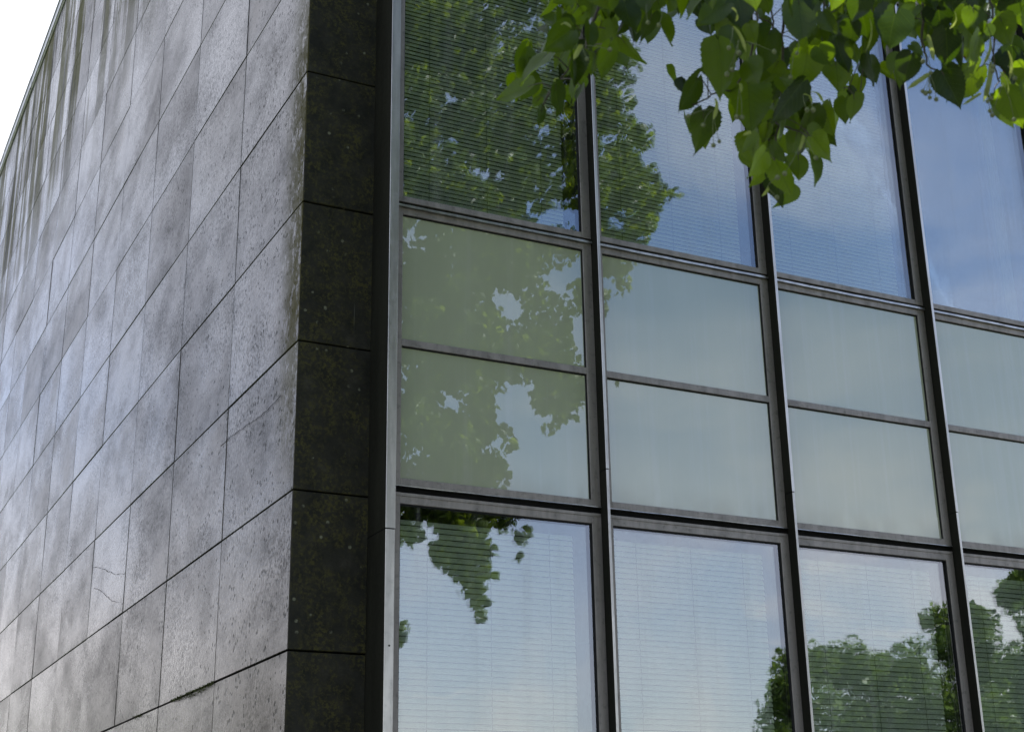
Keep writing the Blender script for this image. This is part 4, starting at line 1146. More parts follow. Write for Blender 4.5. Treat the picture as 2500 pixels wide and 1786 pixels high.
CLUMPS = [(3.66,-5.86,7.97,0.23),(3.94,-6.07,7.04,0.258),(2.49,-4.64,10.78,0.262),(3.9,-5.03,10.83,0.159),(2.23,-6.23,10.76,0.196),(3.26,-5.05,8.13,0.253),(4,-5.2,7.84,0.234),(4.57,-5.61,9.82,0.192),(1.59,-4.27,5.13,0.163),(2.56,-4.27,3.97,0.094),(4.29,-3.95,7.61,0.08),(2.74,-4.43,10.89,0.237),(2.07,-3.99,10.25,0.183),(5.15,-6.06,12.25,0.217),(1.83,-4.96,5.13,0.146),(2.18,-5.29,6.39,0.147),(2.05,-4.37,8.94,0.259),(3,-5.79,4.81,0.181),(2.83,-4.76,4.78,0.15),(1.86,-4.86,6.65,0.158),(2.96,-5.14,8,0.267),(1.93,-4.34,9.85,0.259),(2.03,-4.04,9.4,0.229),(2.61,-3.99,10.28,0.147),(2.13,-4.32,5.63,0.151),(3.53,-4.57,9.22,0.167),(1.52,-4.25,9.07,0.204),(4.3,-5.81,10.2,0.299),(1.71,-5.23,9.32,0.084),(1.74,-4.93,9.97,0.194),(1.61,-3.95,7.88,0.231),(4.44,-5.96,6.55,0.229),(1.32,-4.12,10.69,0.128),(1.76,-5.14,6.34,0.078),(4.97,-6.12,10.15,0.321),(4.35,-4.23,8.18,0.244),(3.55,-4.9,6.62,0.184),(3.27,-3.92,10.64,0.233),(3.05,-5.24,5.8,0.207),(4.55,-4.5,11.4,0.114),(1.78,-5.15,6.61,0.104),(2.72,-5.58,12.27,0.116),(3.62,-4.13,9.79,0.167),(2.85,-5.27,6.31,0.16),(3.77,-5.11,9.35,0.168),(2.84,-5.64,10.78,0.223),(2.38,-5.11,8.19,0.22),(2.78,-5.21,4.99,0.25),(2.25,-6.2,12.34,0.306),(3.78,-4.4,6.9,0.172),(1.69,-5.21,10.49,0.087),(2.02,-5.73,5.11,0.089),(2.13,-5.23,11.47,0.248),(3.26,-4,6.04,0.22),(2.24,-5.17,11.82,0.106),(4.57,-5.47,11.08,0.206),(3.85,-4.13,8.22,0.239),(4.22,-4.8,11.05,0.225),(2.99,-4.57,6.22,0.154),(3.66,-3.95,9.6,0.262),(4.09,-4.25,8.95,0.264),(2.82,-4.98,11.18,0.218),(4.01,-4.36,7.59,0.14),(3.19,-5.94,5.6,0.158),(2.17,-4.55,7.01,0.164),(3.23,-4.27,8.83,0.188),(4.14,-6.23,8.26,0.242),(3.03,-5.12,5.27,0.2),(4.41,-5.31,12.08,0.252),(2.64,-5.26,7.82,0.156),(3.2,-4.82,9.06,0.169),(5.15,-5.83,13.16,0.178),(2.58,-5.45,6.17,0.175),(4.48,-6.01,12.16,0.292),(3.45,-5.03,9.83,0.177),(3.15,-5.03,8.65,0.198),(2.03,-4.77,9.71,0.227),(2.03,-4.13,5.32,0.21),(2.89,-6.07,6.09,0.175),(5.31,-6,9.15,0.281),(3.38,-5.82,6.41,0.144),(2.72,-6.21,12.1,0.185),(4.05,-5.95,8.02,0.232),(1.94,-5.19,11.25,0.291),(4.48,-5.06,9.41,0.219),(2.9,-4.62,6.6,0.132),(4.98,-5.21,11.02,0.096),(4.85,-5.9,9.17,0.188),(3.05,-4.16,11.33,0.138),(2.49,-3.94,6.3,0.18),(4.33,-4.51,9.7,0.277),(2.59,-4.19,4.35,0.09),(2.31,-6.27,9.37,0.22),(3.17,-5.74,6.74,0.224),(3.37,-4.76,8.45,0.273),(4.11,-5.68,6.03,0.084),(3.23,-5.4,11.92,0.193),(1.9,-4.98,9.39,0.263),(2.34,-6.19,7.1,0.245),(3.22,-4.83,10.4,0.22),(3.27,-5.42,7.56,0.222),(2.86,-5.62,6.52,0.211),(4.68,-5.71,10.09,0.163),(1.51,-4.49,9.8,0.151),(2.69,-4.5,4.42,0.136),(5.08,-5.15,8.65,0.203),(2.33,-5.81,6.75,0.198),(2.17,-6,7.58,0.185),(3.46,-5.67,6.52,0.201),(3.7,-5.03,8.39,0.249),(3.84,-4.16,9.55,0.159),(2.83,-4.94,9.43,0.238),(4.13,-5.84,6.96,0.25),(1.91,-5.65,11.56,0.16),(3.07,-5,6.59,0.147),(1.78,-4.98,10.82,0.244),(4.33,-5.79,9.31,0.227),(3.3,-6.12,6.01,0.255),(1.82,-4.45,4.92,0.19),(2.05,-4.36,7.69,0.161),(3.12,-5.52,6.53,0.267),(3.44,-6.11,11.98,0.308),(1.76,-4.66,6.7,0.185),(2.98,-5.79,5.63,0.147),(3.85,-4.56,11.24,0.2),(4.42,-5.44,10,0.179),(4.03,-4.6,8.72,0.159),(3.38,-5.57,5.41,0.182),(2.31,-4.15,7.85,0.243),(2.64,-5.43,8.85,0.195),(3.22,-4.19,9.94,0.246),(2.6,-5.06,11.75,0.2),(2.25,-6.1,7.47,0.25),(2.34,-6.1,5.94,0.256),(3.82,-4.74,10.76,0.262),(2.46,-5.05,9.85,0.252),(3.12,-4.6,7.12,0.223),(4.58,-4.32,8.33,0.089),(5.14,-5.95,9.1,0.223),(3.06,-5.28,10.64,0.184),(1.68,-4.74,8.72,0.151),(4.67,-5.2,10.94,0.171),(1.98,-5.86,11.25,0.149),(2.28,-4.87,9.57,0.24),(2.74,-5.89,10.75,0.2),(4.02,-4.34,9.06,0.217),(2.86,-4.11,9.08,0.251),(2.85,-5.14,7.21,0.26),(2.07,-4.38,10.84,0.276),(3.24,-5.64,7.63,0.213),(2.47,-5.17,11.9,0.108),(2.8,-4.85,5.21,0.213),(2.38,-5.68,10.79,0.203),(2.27,-4.45,6.93,0.146),(2.27,-6.07,9.92,0.258),(3.23,-4.89,7.82,0.263),(1.95,-5,4.95,0.15),(3.81,-5.55,11.12,0.288),(2.76,-5.18,11.36,0.202),(1.55,-3.98,7.64,0.179),(1.48,-4.6,8.05,0.077),(2.97,-6.27,7.52,0.211),(2.48,-5.4,6.69,0.173),(3.34,-5.82,6.56,0.176),(3.18,-5.96,5.3,0.151),(2.29,-5.87,6.33,0.229),(2.91,-4.88,4.94,0.148),(2.26,-6,10.29,0.178),(2.82,-4.46,7.21,0.211),(4.84,-5.31,9.07,0.202),(1.51,-4.62,7.88,0.077),(3.23,-6.04,9.47,0.249),(2.59,-4.32,7.13,0.224),(2.63,-4.59,7.32,0.149),(4.32,-5.71,10.96,0.177),(3.88,-5.51,6.29,0.083),(3.77,-5.97,11.72,0.321),(3.1,-4.12,6.76,0.16),(4.17,-5.61,11.62,0.295),(2.75,-6.22,7.6,0.157),(2.83,-5.38,6.31,0.229),(1.68,-5.18,9.89,0.085),(2.44,-5.88,8.8,0.227),(2.6,-4.69,6.27,0.133),(3.5,-4.5,5.98,0.223),(2.6,-4.13,7.63,0.198),(3,-4.13,7.01,0.181),(2.32,-4.14,10.72,0.243),(1.82,-5.09,10.56,0.211),(3.69,-5.35,10.18,0.199),(1.95,-3.98,10.37,0.26),(3.77,-4.13,6.83,0.147),(1.98,-5.01,5.19,0.141),(2.93,-6.15,9.85,0.204),(3.57,-6.19,9.48,0.244),(1.99,-5.56,4.57,0.106),(1.93,-4.15,8.58,0.246),(2.36,-5.17,4.95,0.171),(1.76,-3.91,4.33,0.088),(1.95,-4.19,6.07,0.143),(2.17,-5.23,5.98,0.246),(4.7,-5.73,11.1,0.194),(3.25,-4.08,9.43,0.18),(4.68,-6.08,10.48,0.265),(4.39,-4.49,11.31,0.2),(2.81,-5.85,9.85,0.233),(1.53,-4.5,7.36,0.112),(2.96,-5.1,4.34,0.169),(5.07,-5.77,10.82,0.243),(3.59,-4.87,7.63,0.144),(3.7,-5.67,8.55,0.211),(4.65,-4.93,11.84,0.305),(2.92,-6.2,11.38,0.213),(2.99,-5.66,6.82,0.209),(2.02,-4.64,9.2,0.16),(2.1,-5.78,8.47,0.194),(2.74,-3.93,5.21,0.071),(2.58,-6.21,8.37,0.253),(2.59,-3.91,10.45,0.147),(2.69,-5.72,9.99,0.232),(2.79,-4.83,8.8,0.271),(1.63,-4.74,7.95,0.134),(5.12,-5.36,8.45,0.184),(4.38,-4.42,8.58,0.167),(2.32,-4.98,8.67,0.164),(2.34,-4.18,7.99,0.141),(3.25,-6.17,5.81,0.212),(3.44,-5.94,10.46,0.166),(3.99,-5.28,12.28,0.216),(3.96,-5.68,11.46,0.274),(4.72,-5.95,6.8,0.094),(2.23,-4.79,11.26,0.155),(2.53,-5.27,6.53,0.145),(3.25,-5.51,11.9,0.223),(2.86,-4.7,7.61,0.156),(2.53,-5.29,11.2,0.206),(2.11,-4.97,6.74,0.217),(4.5,-5.36,12.6,0.224),(3.44,-6.17,12.38,0.237),(2.95,-5.47,9.92,0.155),(2.58,-5.17,6.23,0.156),(2.59,-4.45,6.68,0.242),(3.98,-5.3,6.85,0.196),(2.72,-5.38,5.1,0.241),(2.24,-5.44,7.54,0.178),(3.21,-4.8,6.34,0.2),(2.59,-4.58,4.5,0.159),(3.47,-3.99,5.84,0.142),(4.65,-4.81,10.89,0.169),(2.91,-5.73,5.82,0.206),(2.48,-5.07,8.95,0.166),(2.4,-6.05,11.97,0.176),(3.94,-4.45,10.9,0.218),(2.63,-5.36,7.58,0.243),(4.57,-5.52,10.38,0.268),(2.43,-4.31,5.29,0.219),(4.49,-4.69,11.11,0.214),(4.3,-5.35,8.66,0.239),(2.19,-6.02,6.09,0.168),(1.55,-4.55,8.77,0.145),(2.82,-5.14,11.84,0.241),(2.45,-3.95,6.17,0.209),(2.64,-4.38,5.8,0.189),(1.69,-4.06,9.44,0.148),(2.69,-5.52,7.82,0.158),(2.04,-5.96,7.22,0.083),(3.91,-6.18,9.47,0.197),(2.09,-5.56,4.62,0.173),(4.99,-5.31,8.2,0.198),(4.57,-4.98,8.76,0.157),(2.58,-6.01,12.38,0.194),(2.05,-5.56,8.8,0.246),(1.98,-5.75,7.05,0.09),(2.65,-4.35,8.26,0.217),(2.8,-5.53,4.59,0.121),(2.21,-5.79,9.17,0.251),(2.37,-5.46,11.14,0.177),(3.21,-5.09,12.11,0.098),(2.54,-4.01,8.45,0.199),(3.32,-5.64,6.18,0.162),(2.23,-3.93,9.44,0.181),(2.02,-4.75,6.26,0.172),(2.92,-4.93,9.82,0.23),(3.62,-5.23,12.11,0.261),(4.2,-5.94,7.34,0.279),(2.3,-4.74,4.83,0.157),(5.2,-6.14,8.34,0.307),(2.47,-5.01,5.14,0.182),(2.55,-4.97,6.34,0.14),(4.09,-4.38,7.59,0.169),(5.31,-6.06,11.94,0.236),(1.42,-4.22,8.1,0.122),(5.38,-5.86,12.21,0.177),(3.4,-5.49,12.39,0.152),(4.17,-5.87,6.46,0.155),(1.94,-4.84,10.51,0.277),(2.68,-4.64,9.89,0.28),(3.19,-5.28,10.88,0.249),(4.69,-5.08,8.72,0.214),(4.59,-5.62,10.61,0.251),(3.54,-5.62,12.03,0.232),(2.07,-4.15,7.7,0.144),(2.17,-4.33,7.73,0.172),(4.2,-6.09,12.18,0.318),(3.48,-4.02,8.49,0.251),(1.72,-4.73,7.5,0.18),(2.46,-5.35,8.7,0.162),(4.29,-4.74,11.49,0.185),(1.36,-4.03,4.44,0.067),(3.97,-5.99,11.78,0.259),(1.69,-4.43,6.99,0.161),(2.43,-5.2,7.93,0.211),(4.43,-4.26,11.01,0.104),(3.06,-4.23,7.99,0.21),(5.02,-6.23,11.91,0.263),(1.86,-4.76,8.84,0.262),(2.35,-4.17,7.18,0.205),(3.32,-5.68,9.7,0.26),(3.09,-5.44,8.36,0.209),(2.76,-4.29,7.61,0.137),(3.21,-5.41,10.24,0.168),(4.51,-5.32,8.09,0.15),(3.13,-5.58,7,0.189),(3.95,-6.17,8.08,0.26),(3.55,-6.09,10.11,0.261),(3.48,-4.06,11.34,0.193),(5.07,-6.29,7.74,0.133),(3.66,-3.94,7.89,0.219),(4.7,-5.39,8.58,0.259),(3.17,-6.02,6.04,0.151),(3.92,-5.56,11.6,0.183),(2.55,-6.22,4.94,0.199),(4.72,-6.05,9.37,0.277),(4.9,-5.81,11.51,0.263),(2.76,-4.88,10.35,0.198),(4.69,-4.9,9.09,0.207),(2.8,-5.68,5.93,0.211),(1.7,-4.58,4.83,0.163),(2.94,-4.49,7.44,0.162),(1.73,-4.94,5.81,0.115),(3.06,-4.02,8.48,0.153),(2.71,-6.01,7.62,0.228),(3.83,-4.14,6.72,0.077),(2.64,-4.58,4.07,0.072),(2.4,-4.56,4.67,0.103),(2.51,-5.01,9.58,0.148),(2.3,-5.62,7.81,0.177),(2.11,-4.84,4.7,0.223),(2.98,-4.09,6,0.158),(3.93,-4.05,9.33,0.149),(2.94,-5.21,5.39,0.161),(4.08,-4.93,11.7,0.166),(3.97,-5.86,12.19,0.254),(3.92,-5.83,9.4,0.228),(1.47,-3.97,6.94,0.185),(1.35,-4.31,10.72,0.094),(2.57,-4.45,11.38,0.134),(2.72,-5.5,7.01,0.207),(1.85,-4.42,9.05,0.197),(3.07,-5.68,10.21,0.25),(2.43,-5.51,10,0.193),(3.82,-4.4,6.11,0.077),(2.31,-3.92,4.18,0.136),(2.69,-4.42,10.3,0.253),(2.66,-5.16,6.81,0.229),(2.91,-4.11,8.11,0.141),(3.21,-5.96,4.52,0.081),(1.89,-4.18,9.9,0.227),(2.2,-5,10.63,0.224),(2.63,-5.77,12.29,0.187),(3.56,-5.57,10.82,0.161),(1.64,-4.81,9.15,0.147),(3.14,-5.54,8.04,0.229),(3.29,-5.5,7.48,0.204),(1.99,-4.03,6.36,0.139),(2.37,-4.09,6.63,0.182),(2.82,-3.97,7.24,0.204),(2.29,-4.38,7.61,0.141),(2.71,-5.69,5.17,0.235),(4.98,-5.48,8.11,0.173),(1.99,-4.37,9.37,0.245),(5.02,-5.57,11.3,0.296),(1.87,-5.48,7.45,0.087),(4.63,-6.04,12.66,0.287),(1.63,-4.42,4.5,0.203),(1.4,-4.39,9.68,0.087),(2.23,-4.63,6.11,0.219),(3.89,-5.85,9.77,0.197),(2.82,-5.13,9.46,0.218),(1.79,-5.01,4.69,0.114),(3.58,-5.7,5.92,0.093),(2.5,-5.51,7.02,0.169),(1.79,-5.04,11.18,0.202),(1.8,-4.47,7.62,0.213),(3.08,-4.13,6.16,0.237),(2.48,-5.03,7.15,0.26),(1.94,-4.57,6.8,0.16),(4.01,-5.26,6.16,0.198),(1.63,-4.17,7.14,0.236),(1.59,-4.63,10.67,0.182),(3.13,-4.92,10.82,0.214),(3.91,-6.13,13.01,0.174),(2.69,-5.08,9.92,0.268),(2.59,-5.22,5.32,0.217),(3.75,-4.73,6.25,0.189),(4.52,-5.3,12.63,0.168),(2.71,-5.83,8.73,0.286),(3.37,-4.47,5.79,0.076),(2.59,-5.11,6.99,0.202),(2.06,-4.71,6.32,0.234),(3.02,-5.95,5.44,0.193),(4.3,-4.64,11.5,0.204),(3.81,-5.4,12.38,0.229),(3.6,-4.21,10.31,0.19),(1.46,-4.24,4.76,0.088),(2.54,-5.49,6.05,0.223),(2.46,-4.31,7.64,0.183),(2.5,-5.78,9.05,0.247),(2.19,-4.58,8.3,0.163),(1.83,-4.9,4.81,0.187),(2.59,-4.6,4.58,0.181),(2.55,-4.6,4.32,0.173),(2.65,-4.6,4.11,0.13),(2.76,-4.6,3.94,0.087),(2.4,-4.6,4.42,0.115),(2.44,-4.6,4.69,0.181),(2.75,-4.6,4.41,0.138),(2.72,-4.6,4.74,0.183),(2.88,-4.6,4.83,0.125),(4.85,-4.6,8.32,0.146),(4.69,-4.6,8.15,0.169),(2.08,-4.6,5.05,0.162),(2.4,-4.6,5.04,0.164),(2.72,-4.6,5.12,0.166),(2.92,-4.6,5.25,0.13),(2.08,-4.6,5.38,0.163),(2.42,-4.6,5.42,0.183),(2.8,-4.6,5.55,0.168),(4.64,-4.6,8.94,0.147),(2.66,-4.6,9.31,0.141),(2.75,-4.6,9.03,0.165),(2.49,-4.6,9.08,0.147),(2.89,-4.6,9.37,0.167),(3.13,-4.6,9.95,0.215),(2.22,-4.6,8.78,0.201),(2.85,-4.6,9.64,0.211),(2.49,-4.6,9.59,0.209),(3.11,-4.6,8.72,0.206),(3.08,-4.6,4.77,0.096),(3.18,-4.6,4.6,0.081),(3.14,-4.6,4.41,0.052),(2.98,-4.6,4.69,0.096),(2.09,-4.6,4.53,0.093),(2.2,-4.6,4.51,0.05),(2.05,-4.6,3.67,0.077),(2.01,-4.6,3.61,0.07),(4.21,-4.6,6.2,0.048),(2.75,-4.6,3.83,0.05),(4.29,-4.6,7.44,0.139),(4.36,-4.6,7.23,0.09),(5.05,-4.6,8.37,0.06),(2.13,-4.6,4.68,0.072)]
CRACKS = [(5.287, 4.093, 4.054, 3.805, .0008), (5.252, 3.92, 4.063, 3.588, .0003), (1.63, 4.122, 0.5, 4.09, .00028)]
# x, y, height, crown radius, crown foot, seed, label, extras
FAR_TREES = [
    (29.1, -33.9, 9.5, 2.0, 1.6, 1, 'dark narrow tree mirrored at the lower right of the third bay window', dict(n=12000, lobes=34)),
    (34.2, -40.2, 10.9, 2.9, 1.0, 2, 'pale green bushy tree mirrored low in the left part of the fourth bay window', dict(n=13000, lobes=44)),
    (36.2, -38.9, 11.2, 2.9, 1.0, 3, 'pale green bushy tree mirrored low in the middle of the fourth bay window', dict(n=13000, lobes=44)),
    (38.1, -37.4, 11.1, 2.9, 1.0, 8, 'pale green bushy tree mirrored low behind the taller dark tree', dict(n=13000, lobes=44)),
    (40.2, -36.2, 11.2, 3.0, 1.0, 9, 'pale green bushy tree mirrored low in the window at the right edge', dict(n=13000, lobes=44)),
    (28.9, -25.9, 10.3, 1.5, 1.6, 4, 'taller dark tree mirrored at the right edge of the fourth bay window', dict(n=10000, lobes=32)),
    (31.2, -24.6, 11.0, 2.2, 1.2, 5, 'broad tree mirrored in the lower window at the right edge', dict(n=15000, lobes=36)),
    (-14.0, 62.0, 9.5, 5.0, 0.6, 6, 'broad tree far behind the building beside the gable', dict(n=4000, lobes=26, ls=0.4)),
    (-22.0, 66.0, 9.0, 5.0, 0.6, 7, 'second broad tree far behind the building, away from the gable', dict(n=4000, lobes=26, ls=0.4)),
]

# ------------------------------------------------------------------ ground
def ground():
    b = MB(); b.v = [(-400, -400, 0), (400, -400, 0), (400, 400, 0), (-400, 400, 0)]; b.face([0, 1, 2, 3])
    tag(b.build('ground', MAT['grass']), kind='structure')
    b = MB(); b.v = [(-6, -9.5, 0.004), (30, -9.5, 0.004), (30, 0.05, 0.004), (-6, 0.05, 0.004)]; b.face([0, 1, 2, 3])
    tag(b.build('pavement', MAT['paving']), kind='structure')


ground()

# ------------------------------------------------------------------ building
XS = -0.36592 * W          # outer face of the gable
YS = 0.197 * W             # outer face of the stone return
ZTOP = 6.06 * W + Z0
FD = 0.058 * W             # frame face behind the fin fronts
GD = 0.070 * W             # glass face
FT = 0.014 * W             # fin thickness
NB = 7                     # bays
DEPTH = 22.0
bld = empty('office_building', (0, 0, 0))
tag(bld, 'office building corner with weathered stone gable beside a glass and metal curtain wall', 'building')


def zz(t): return t * W + Z0


rows_z = []
H = 0.64057 * W
k = -9
zt = 0.8948 * W + Z0
z = zt
while z - H > 0: z -= H
lev = [0.0]
while z < ZTOP - 0.3:
    if z > 0.05: lev.append(z)
    z += H
lev.append(ZTOP)


def gable():
    rnd = random.Random(4)
    b = MB()
    g = 0.0045
    wj = 1.01478 * W
    ys = [YS]
    y = YS + wj + 0.0
    while y < DEPTH - 0.4:
        ys.append(y); y += wj
    ys.append(DEPTH)
    for i in range(len(lev) - 1):
        for j in range(len(ys) - 1):
            off = rnd.uniform(-0.0012, 0.0012)
            x0 = XS + off
            # a face sheet with slight tilt of its own
            y0, y1, z0, z1 = ys[j] + g, ys[j + 1] - g, lev[i] + g, lev[i + 1] - g
            if j == 0: y0 = ys[0] + 0.003
            if abs(ys[j] - (YS + 6 * wj)) < 0.01: y0 += 0.014
            bt = 0.0025
            base = len(b.v)
            tl = [rnd.uniform(-0.0018, 0.0018) for _ in range(4)]
            b.v += [(x0 + tl[0], y0 + bt, z0 + bt), (x0 + tl[1], y1 - bt, z0 + bt), (x0 + tl[2], y1 - bt, z1 - bt), (x0 + tl[3], y0 + bt, z1 - bt)]
            b.v += [(x0 + bt + 0.002, y0, z0), (x0 + bt + 0.002, y1, z0), (x0 + bt + 0.002, y1, z1), (x0 + bt + 0.002, y0, z1)]
            b.v += [(x0 + 0.03, y0, z0), (x0 + 0.03, y1, z0), (x0 + 0.03, y1, z1), (x0 + 0.03, y0, z1)]
            b.face([base + 3, base + 2, base + 1, base], [(0, 1), (1, 1), (1, 0), (0, 0)])
            for a in range(4):
                c = (a + 1) % 4
                b.face([base + a, base + c, base + 4 + c, base + 4 + a])
                b.face([base + 4 + a, base + 4 + c, base + 8 + c, base + 8 + a])
            b.face([base + 8, base + 9, base + 10, base + 11])
    b.build('gable_wall', MAT['stone'], bld)
    # backing behind the open joints
    c = MB(); c.box(XS + 0.036, XS + 0.3, YS + 0.036, DEPTH, 0, ZTOP - 0.002)
    c.build('gable_backing', MAT['joint'], bld)


def pier():
    b = MB()
    rnd = random.Random(9)
    for i in range(len(lev) - 1):
        o = rnd.uniform(-0.002, 0.002)
        b.bevbox(XS + 0.004, -0.041 * W - 0.001, YS + o, YS + 0.032, lev[i] + 0.0045, lev[i + 1] - 0.0045, 0.003, 'x')
    b.build('stone_pier', MAT['pier'], bld)


def coping():
    b = MB()
    z0, z1 = ZTOP, 6.28 * W + Z0
    y = -0.12
    yy = [YS - 0.03]
    while yy[-1] < DEPTH: yy.append(yy[-1] + 2.5)
    for i in range(len(yy) - 1):
        o = (i % 2) * 0.004
        b.bevbox(XS - 0.022 - o, XS + 0.4, yy[i] + 0.003, yy[i + 1] - 0.003, z0 + 0.02, z1 - o, 0.012, 'y')
        b.bevbox(XS - 0.032 - o, XS - 0.014 - o, yy[i] + 0.004, yy[i + 1] - 0.004, z0 + 0.045, z0 + 0.060, 0.002, 'y')
        b.bevbox(XS - 0.034 - o, XS - 0.014 - o, yy[i] + 0.004, yy[i + 1] - 0.004, z1 - 0.05, z1 - 0.030, 0.002, 'y')
    b.build('coping', MAT['coping'], bld)
    c = MB()
    c.box(XS + 0.401, NB * W + 0.3, -0.02, 0.42, z0 + 0.02, z1 - 0.01)
    c.build('roof_fascia', MAT['coping'], bld)
    d = MB()
    d.box(XS + 0.3, NB * W + 0.3, 0.421, DEPTH, ZTOP - 0.3, ZTOP - 0.05)
    d.build('roof', MAT['inner'], bld)


def core():
    """dark rooms behind the glass: floors, cross walls, rear wall"""
    b = MB()
    xr = NB * W + 0.3
    b.box(XS + 0.301, xr, DEPTH - 0.3, DEPTH, 0, ZTOP - 0.31)
    b.box(xr - 0.3, xr, 0.3, DEPTH - 0.301, 0, ZTOP - 0.31)
    for a, c in ((-1.04, 0.26), (2.16, 3.38), (-4.2, -3.0), (5.3, 6.0)):
        b.box(XS + 0.302, xr - 0.301, 0.34, DEPTH - 0.302, zz(a) + 0.03, zz(c) - 0.01)
    b.box(XS + 0.303, xr - 0.302, 4.2, 4.3, 0.02, ZTOP - 0.32)
    b.build('interior', MAT['inner'], bld)


FIN_JOINT = {0: -1.1985}


def fins():
    for k in range(NB + 1):
        x1 = k * W
        x0 = x1 - (0.041 * W if k == 0 else FT)
        zj = zz(FIN_JOINT.get(k, -0.842))
        y1 = YS + 0.03 if k == 0 else FD + 0.012
        r = empty('mullion', (0, 0, 0), bld)
        u = MB()
        u.bevbox(x0, x1, 0.0052, y1, zj + 0.003, ZTOP - 0.01, 0.0012)
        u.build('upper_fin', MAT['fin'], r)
        cp = MB()
        cp.bevbox(x0 - 0.0006, x1 + 0.0006, 0.0, 0.005, zj + 0.003, ZTOP - 0.01, 0.0016)
        cp.build('upper_cap', MAT['cap'], r)
        cp = MB()
        cp.bevbox(x0 + 0.0006, x1 - 0.001, 0.002, 0.0070, 0.02, zj - 0.003, 0.0016)
        cp.build('lower_cap', MAT['cap'], r)
        lo = MB()
        lo.bevbox(x0 + 0.0012, x1 - 0.0016, 0.0072, y1 - 0.001, 0.02, zj - 0.003, 0.0022)
        if k == 0:
            # capped screw in the corner fin
            zc = zz(-1.66)
            n = 10
            c = len(lo.v)
            for j in range(n):
                t = 2 * math.pi * j / n
                lo.v.append((x0 + 0.026 + 0.005 * math.cos(t), 0.0005, zc + 0.005 * math.sin(t)))
            lo.face([c + j for j in range(n)])
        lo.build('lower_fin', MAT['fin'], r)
        i = MB()
        i.box(x0 + 0.003, x1 - 0.003, 0.007, y1 - 0.002, zj - 0.0029, zj + 0.0029)
        i.build('joint', MAT['joint'], r)


def ring(b, x0, x1, z0, z1, jl, jr, rb, rt, y0, y1, bev=0.002):
    """frame of four butted bars round an opening"""
    b.bevbox(x0, x0 + jl, y0, y1, z0, z1, bev, 'z')
    b.bevbox(x1 - jr, x1, y0, y1, z0, z1, bev, 'z')
    b.bevbox(x0 + jl, x1 - jr, y0 + 0.0006, y1, z0, z0 + rb, bev, 'x')
    b.bevbox(x0 + jl, x1 - jr, y0 + 0.0006, y1, z1 - rt, z1, bev, 'x')


def slats(x0, x1, z0, z1, pitch, width, ang, yb, seed):
    b = MB()
    rnd = random.Random(seed)
    n = int((z1 - z0) / pitch)
    ca, sa = math.cos(R(ang)), math.sin(R(ang))
    seg = 3
    for i in range(n):
        zc = z0 + i * pitch
        dz0, dz1 = rnd.uniform(-.0008, .0008), rnd.uniform(-.0008, .0008)
        da = rnd.uniform(-2.5, 2.5)
        ca, sa = math.cos(R(ang + da)), math.sin(R(ang + da))
        base = len(b.v)
        for (x, dz) in ((x0, dz0), (x1, dz1)):
            for s in range(seg + 1):
                t = s / seg
                w = width * t
                cv = 0.0022 * math.sin(math.pi * t)
                b.v.append((x, yb + w * ca - cv * sa, zc + dz + w * sa + cv * ca))
        for s in range(seg):
            b.face([base + s, base + s + 1, base + seg + 2 + s, base + seg + 1 + s])
    return b, n


def settle(b, seed):
    """each pane sits very slightly out of true in its rebate"""
    r = random.Random(seed * 3 + 1)
    ax, az = r.uniform(-.0011, .0011), r.uniform(-.0011, .0011)
    cx = sum(v[0] for v in b.v) / len(b.v); cz = sum(v[2] for v in b.v) / len(b.v)
    b.v = [(x, y + ax * (x - cx) + az * (z - cz), z) for x, y, z in b.v]


def window(k, zb, zt, blind, seed):
    """one glazed unit between two fins; zb and zt are the glass edges"""
    r = empty('window', (0, 0, 0), bld)
    x0, x1 = k * W + 0.0004, (k + 1) * W - FT - 0.0004
    gx0, gx1 = (k + 0.0438) * W, (k + 0.9394) * W
    zb_, zt_ = zz(zb), zz(zt)
    rb, rt = 0.0276 * W, 0.047 * W
    b = MB()
    ring(b, x0, x1, zb_ - rb, zt_ + rt, gx0 - x0, x1 - gx1, rb, rt, FD, FD + 0.06)
    # thin drip groove line on the head rail
    b.bevbox(x0 + 0.01, x1 - 0.01, FD - 0.0035, FD + 0.002, zt_ + rt - 0.019, zt_ + rt - 0.002, 0.001, 'x')
    b.build('frame', MAT['frame'], r)
    s = MB()
    w = 0.0075
    ring(s, gx0 + 0.0003, gx1 - 0.0003, zb_ + 0.0003, zt_ - 0.0003, w * 0.5, w, 0.002, w, FD + 0.006, GD + 0.028, 0.001)
    s.build('seal', MAT['seal'], r)
    g = MB()
    g.box(gx0 + 0.002, gx1 - 0.004, GD, GD + 0.0205, zb_ + 0.001, zt_ - 0.004)
    settle(g, seed)
    g.build('pane', MAT['glass'], r)
    if blind:
        pitch, width, ang, gap, yb = blind
        bx0, bx1 = gx0 + 0.006, gx1 - gap
        sl, n = slats(bx0, bx1, zb_ + 0.006, zt_ - 0.03, pitch, width, ang, yb, seed)
        o = sl.build('blind', MAT['blind'], r, smooth=True)
        c = MB()
        rnd = random.Random(seed + 50)
        for t in (0.17, 0.52, 0.86):
            xx = bx0 + (bx1 - bx0) * t
            pts = []
            zc = zb_ + 0.004
            m = 0
            while zc < zt_ - 0.03:
                pts.append((xx + 0.0020 * math.sin(m * 1.9), yb - 0.003, zc))
                zc += pitch * 0.5; m += 1
            c.tube(pts, 0.0014, 4)
        c.build('cord', MAT['cord'], r)
    return r


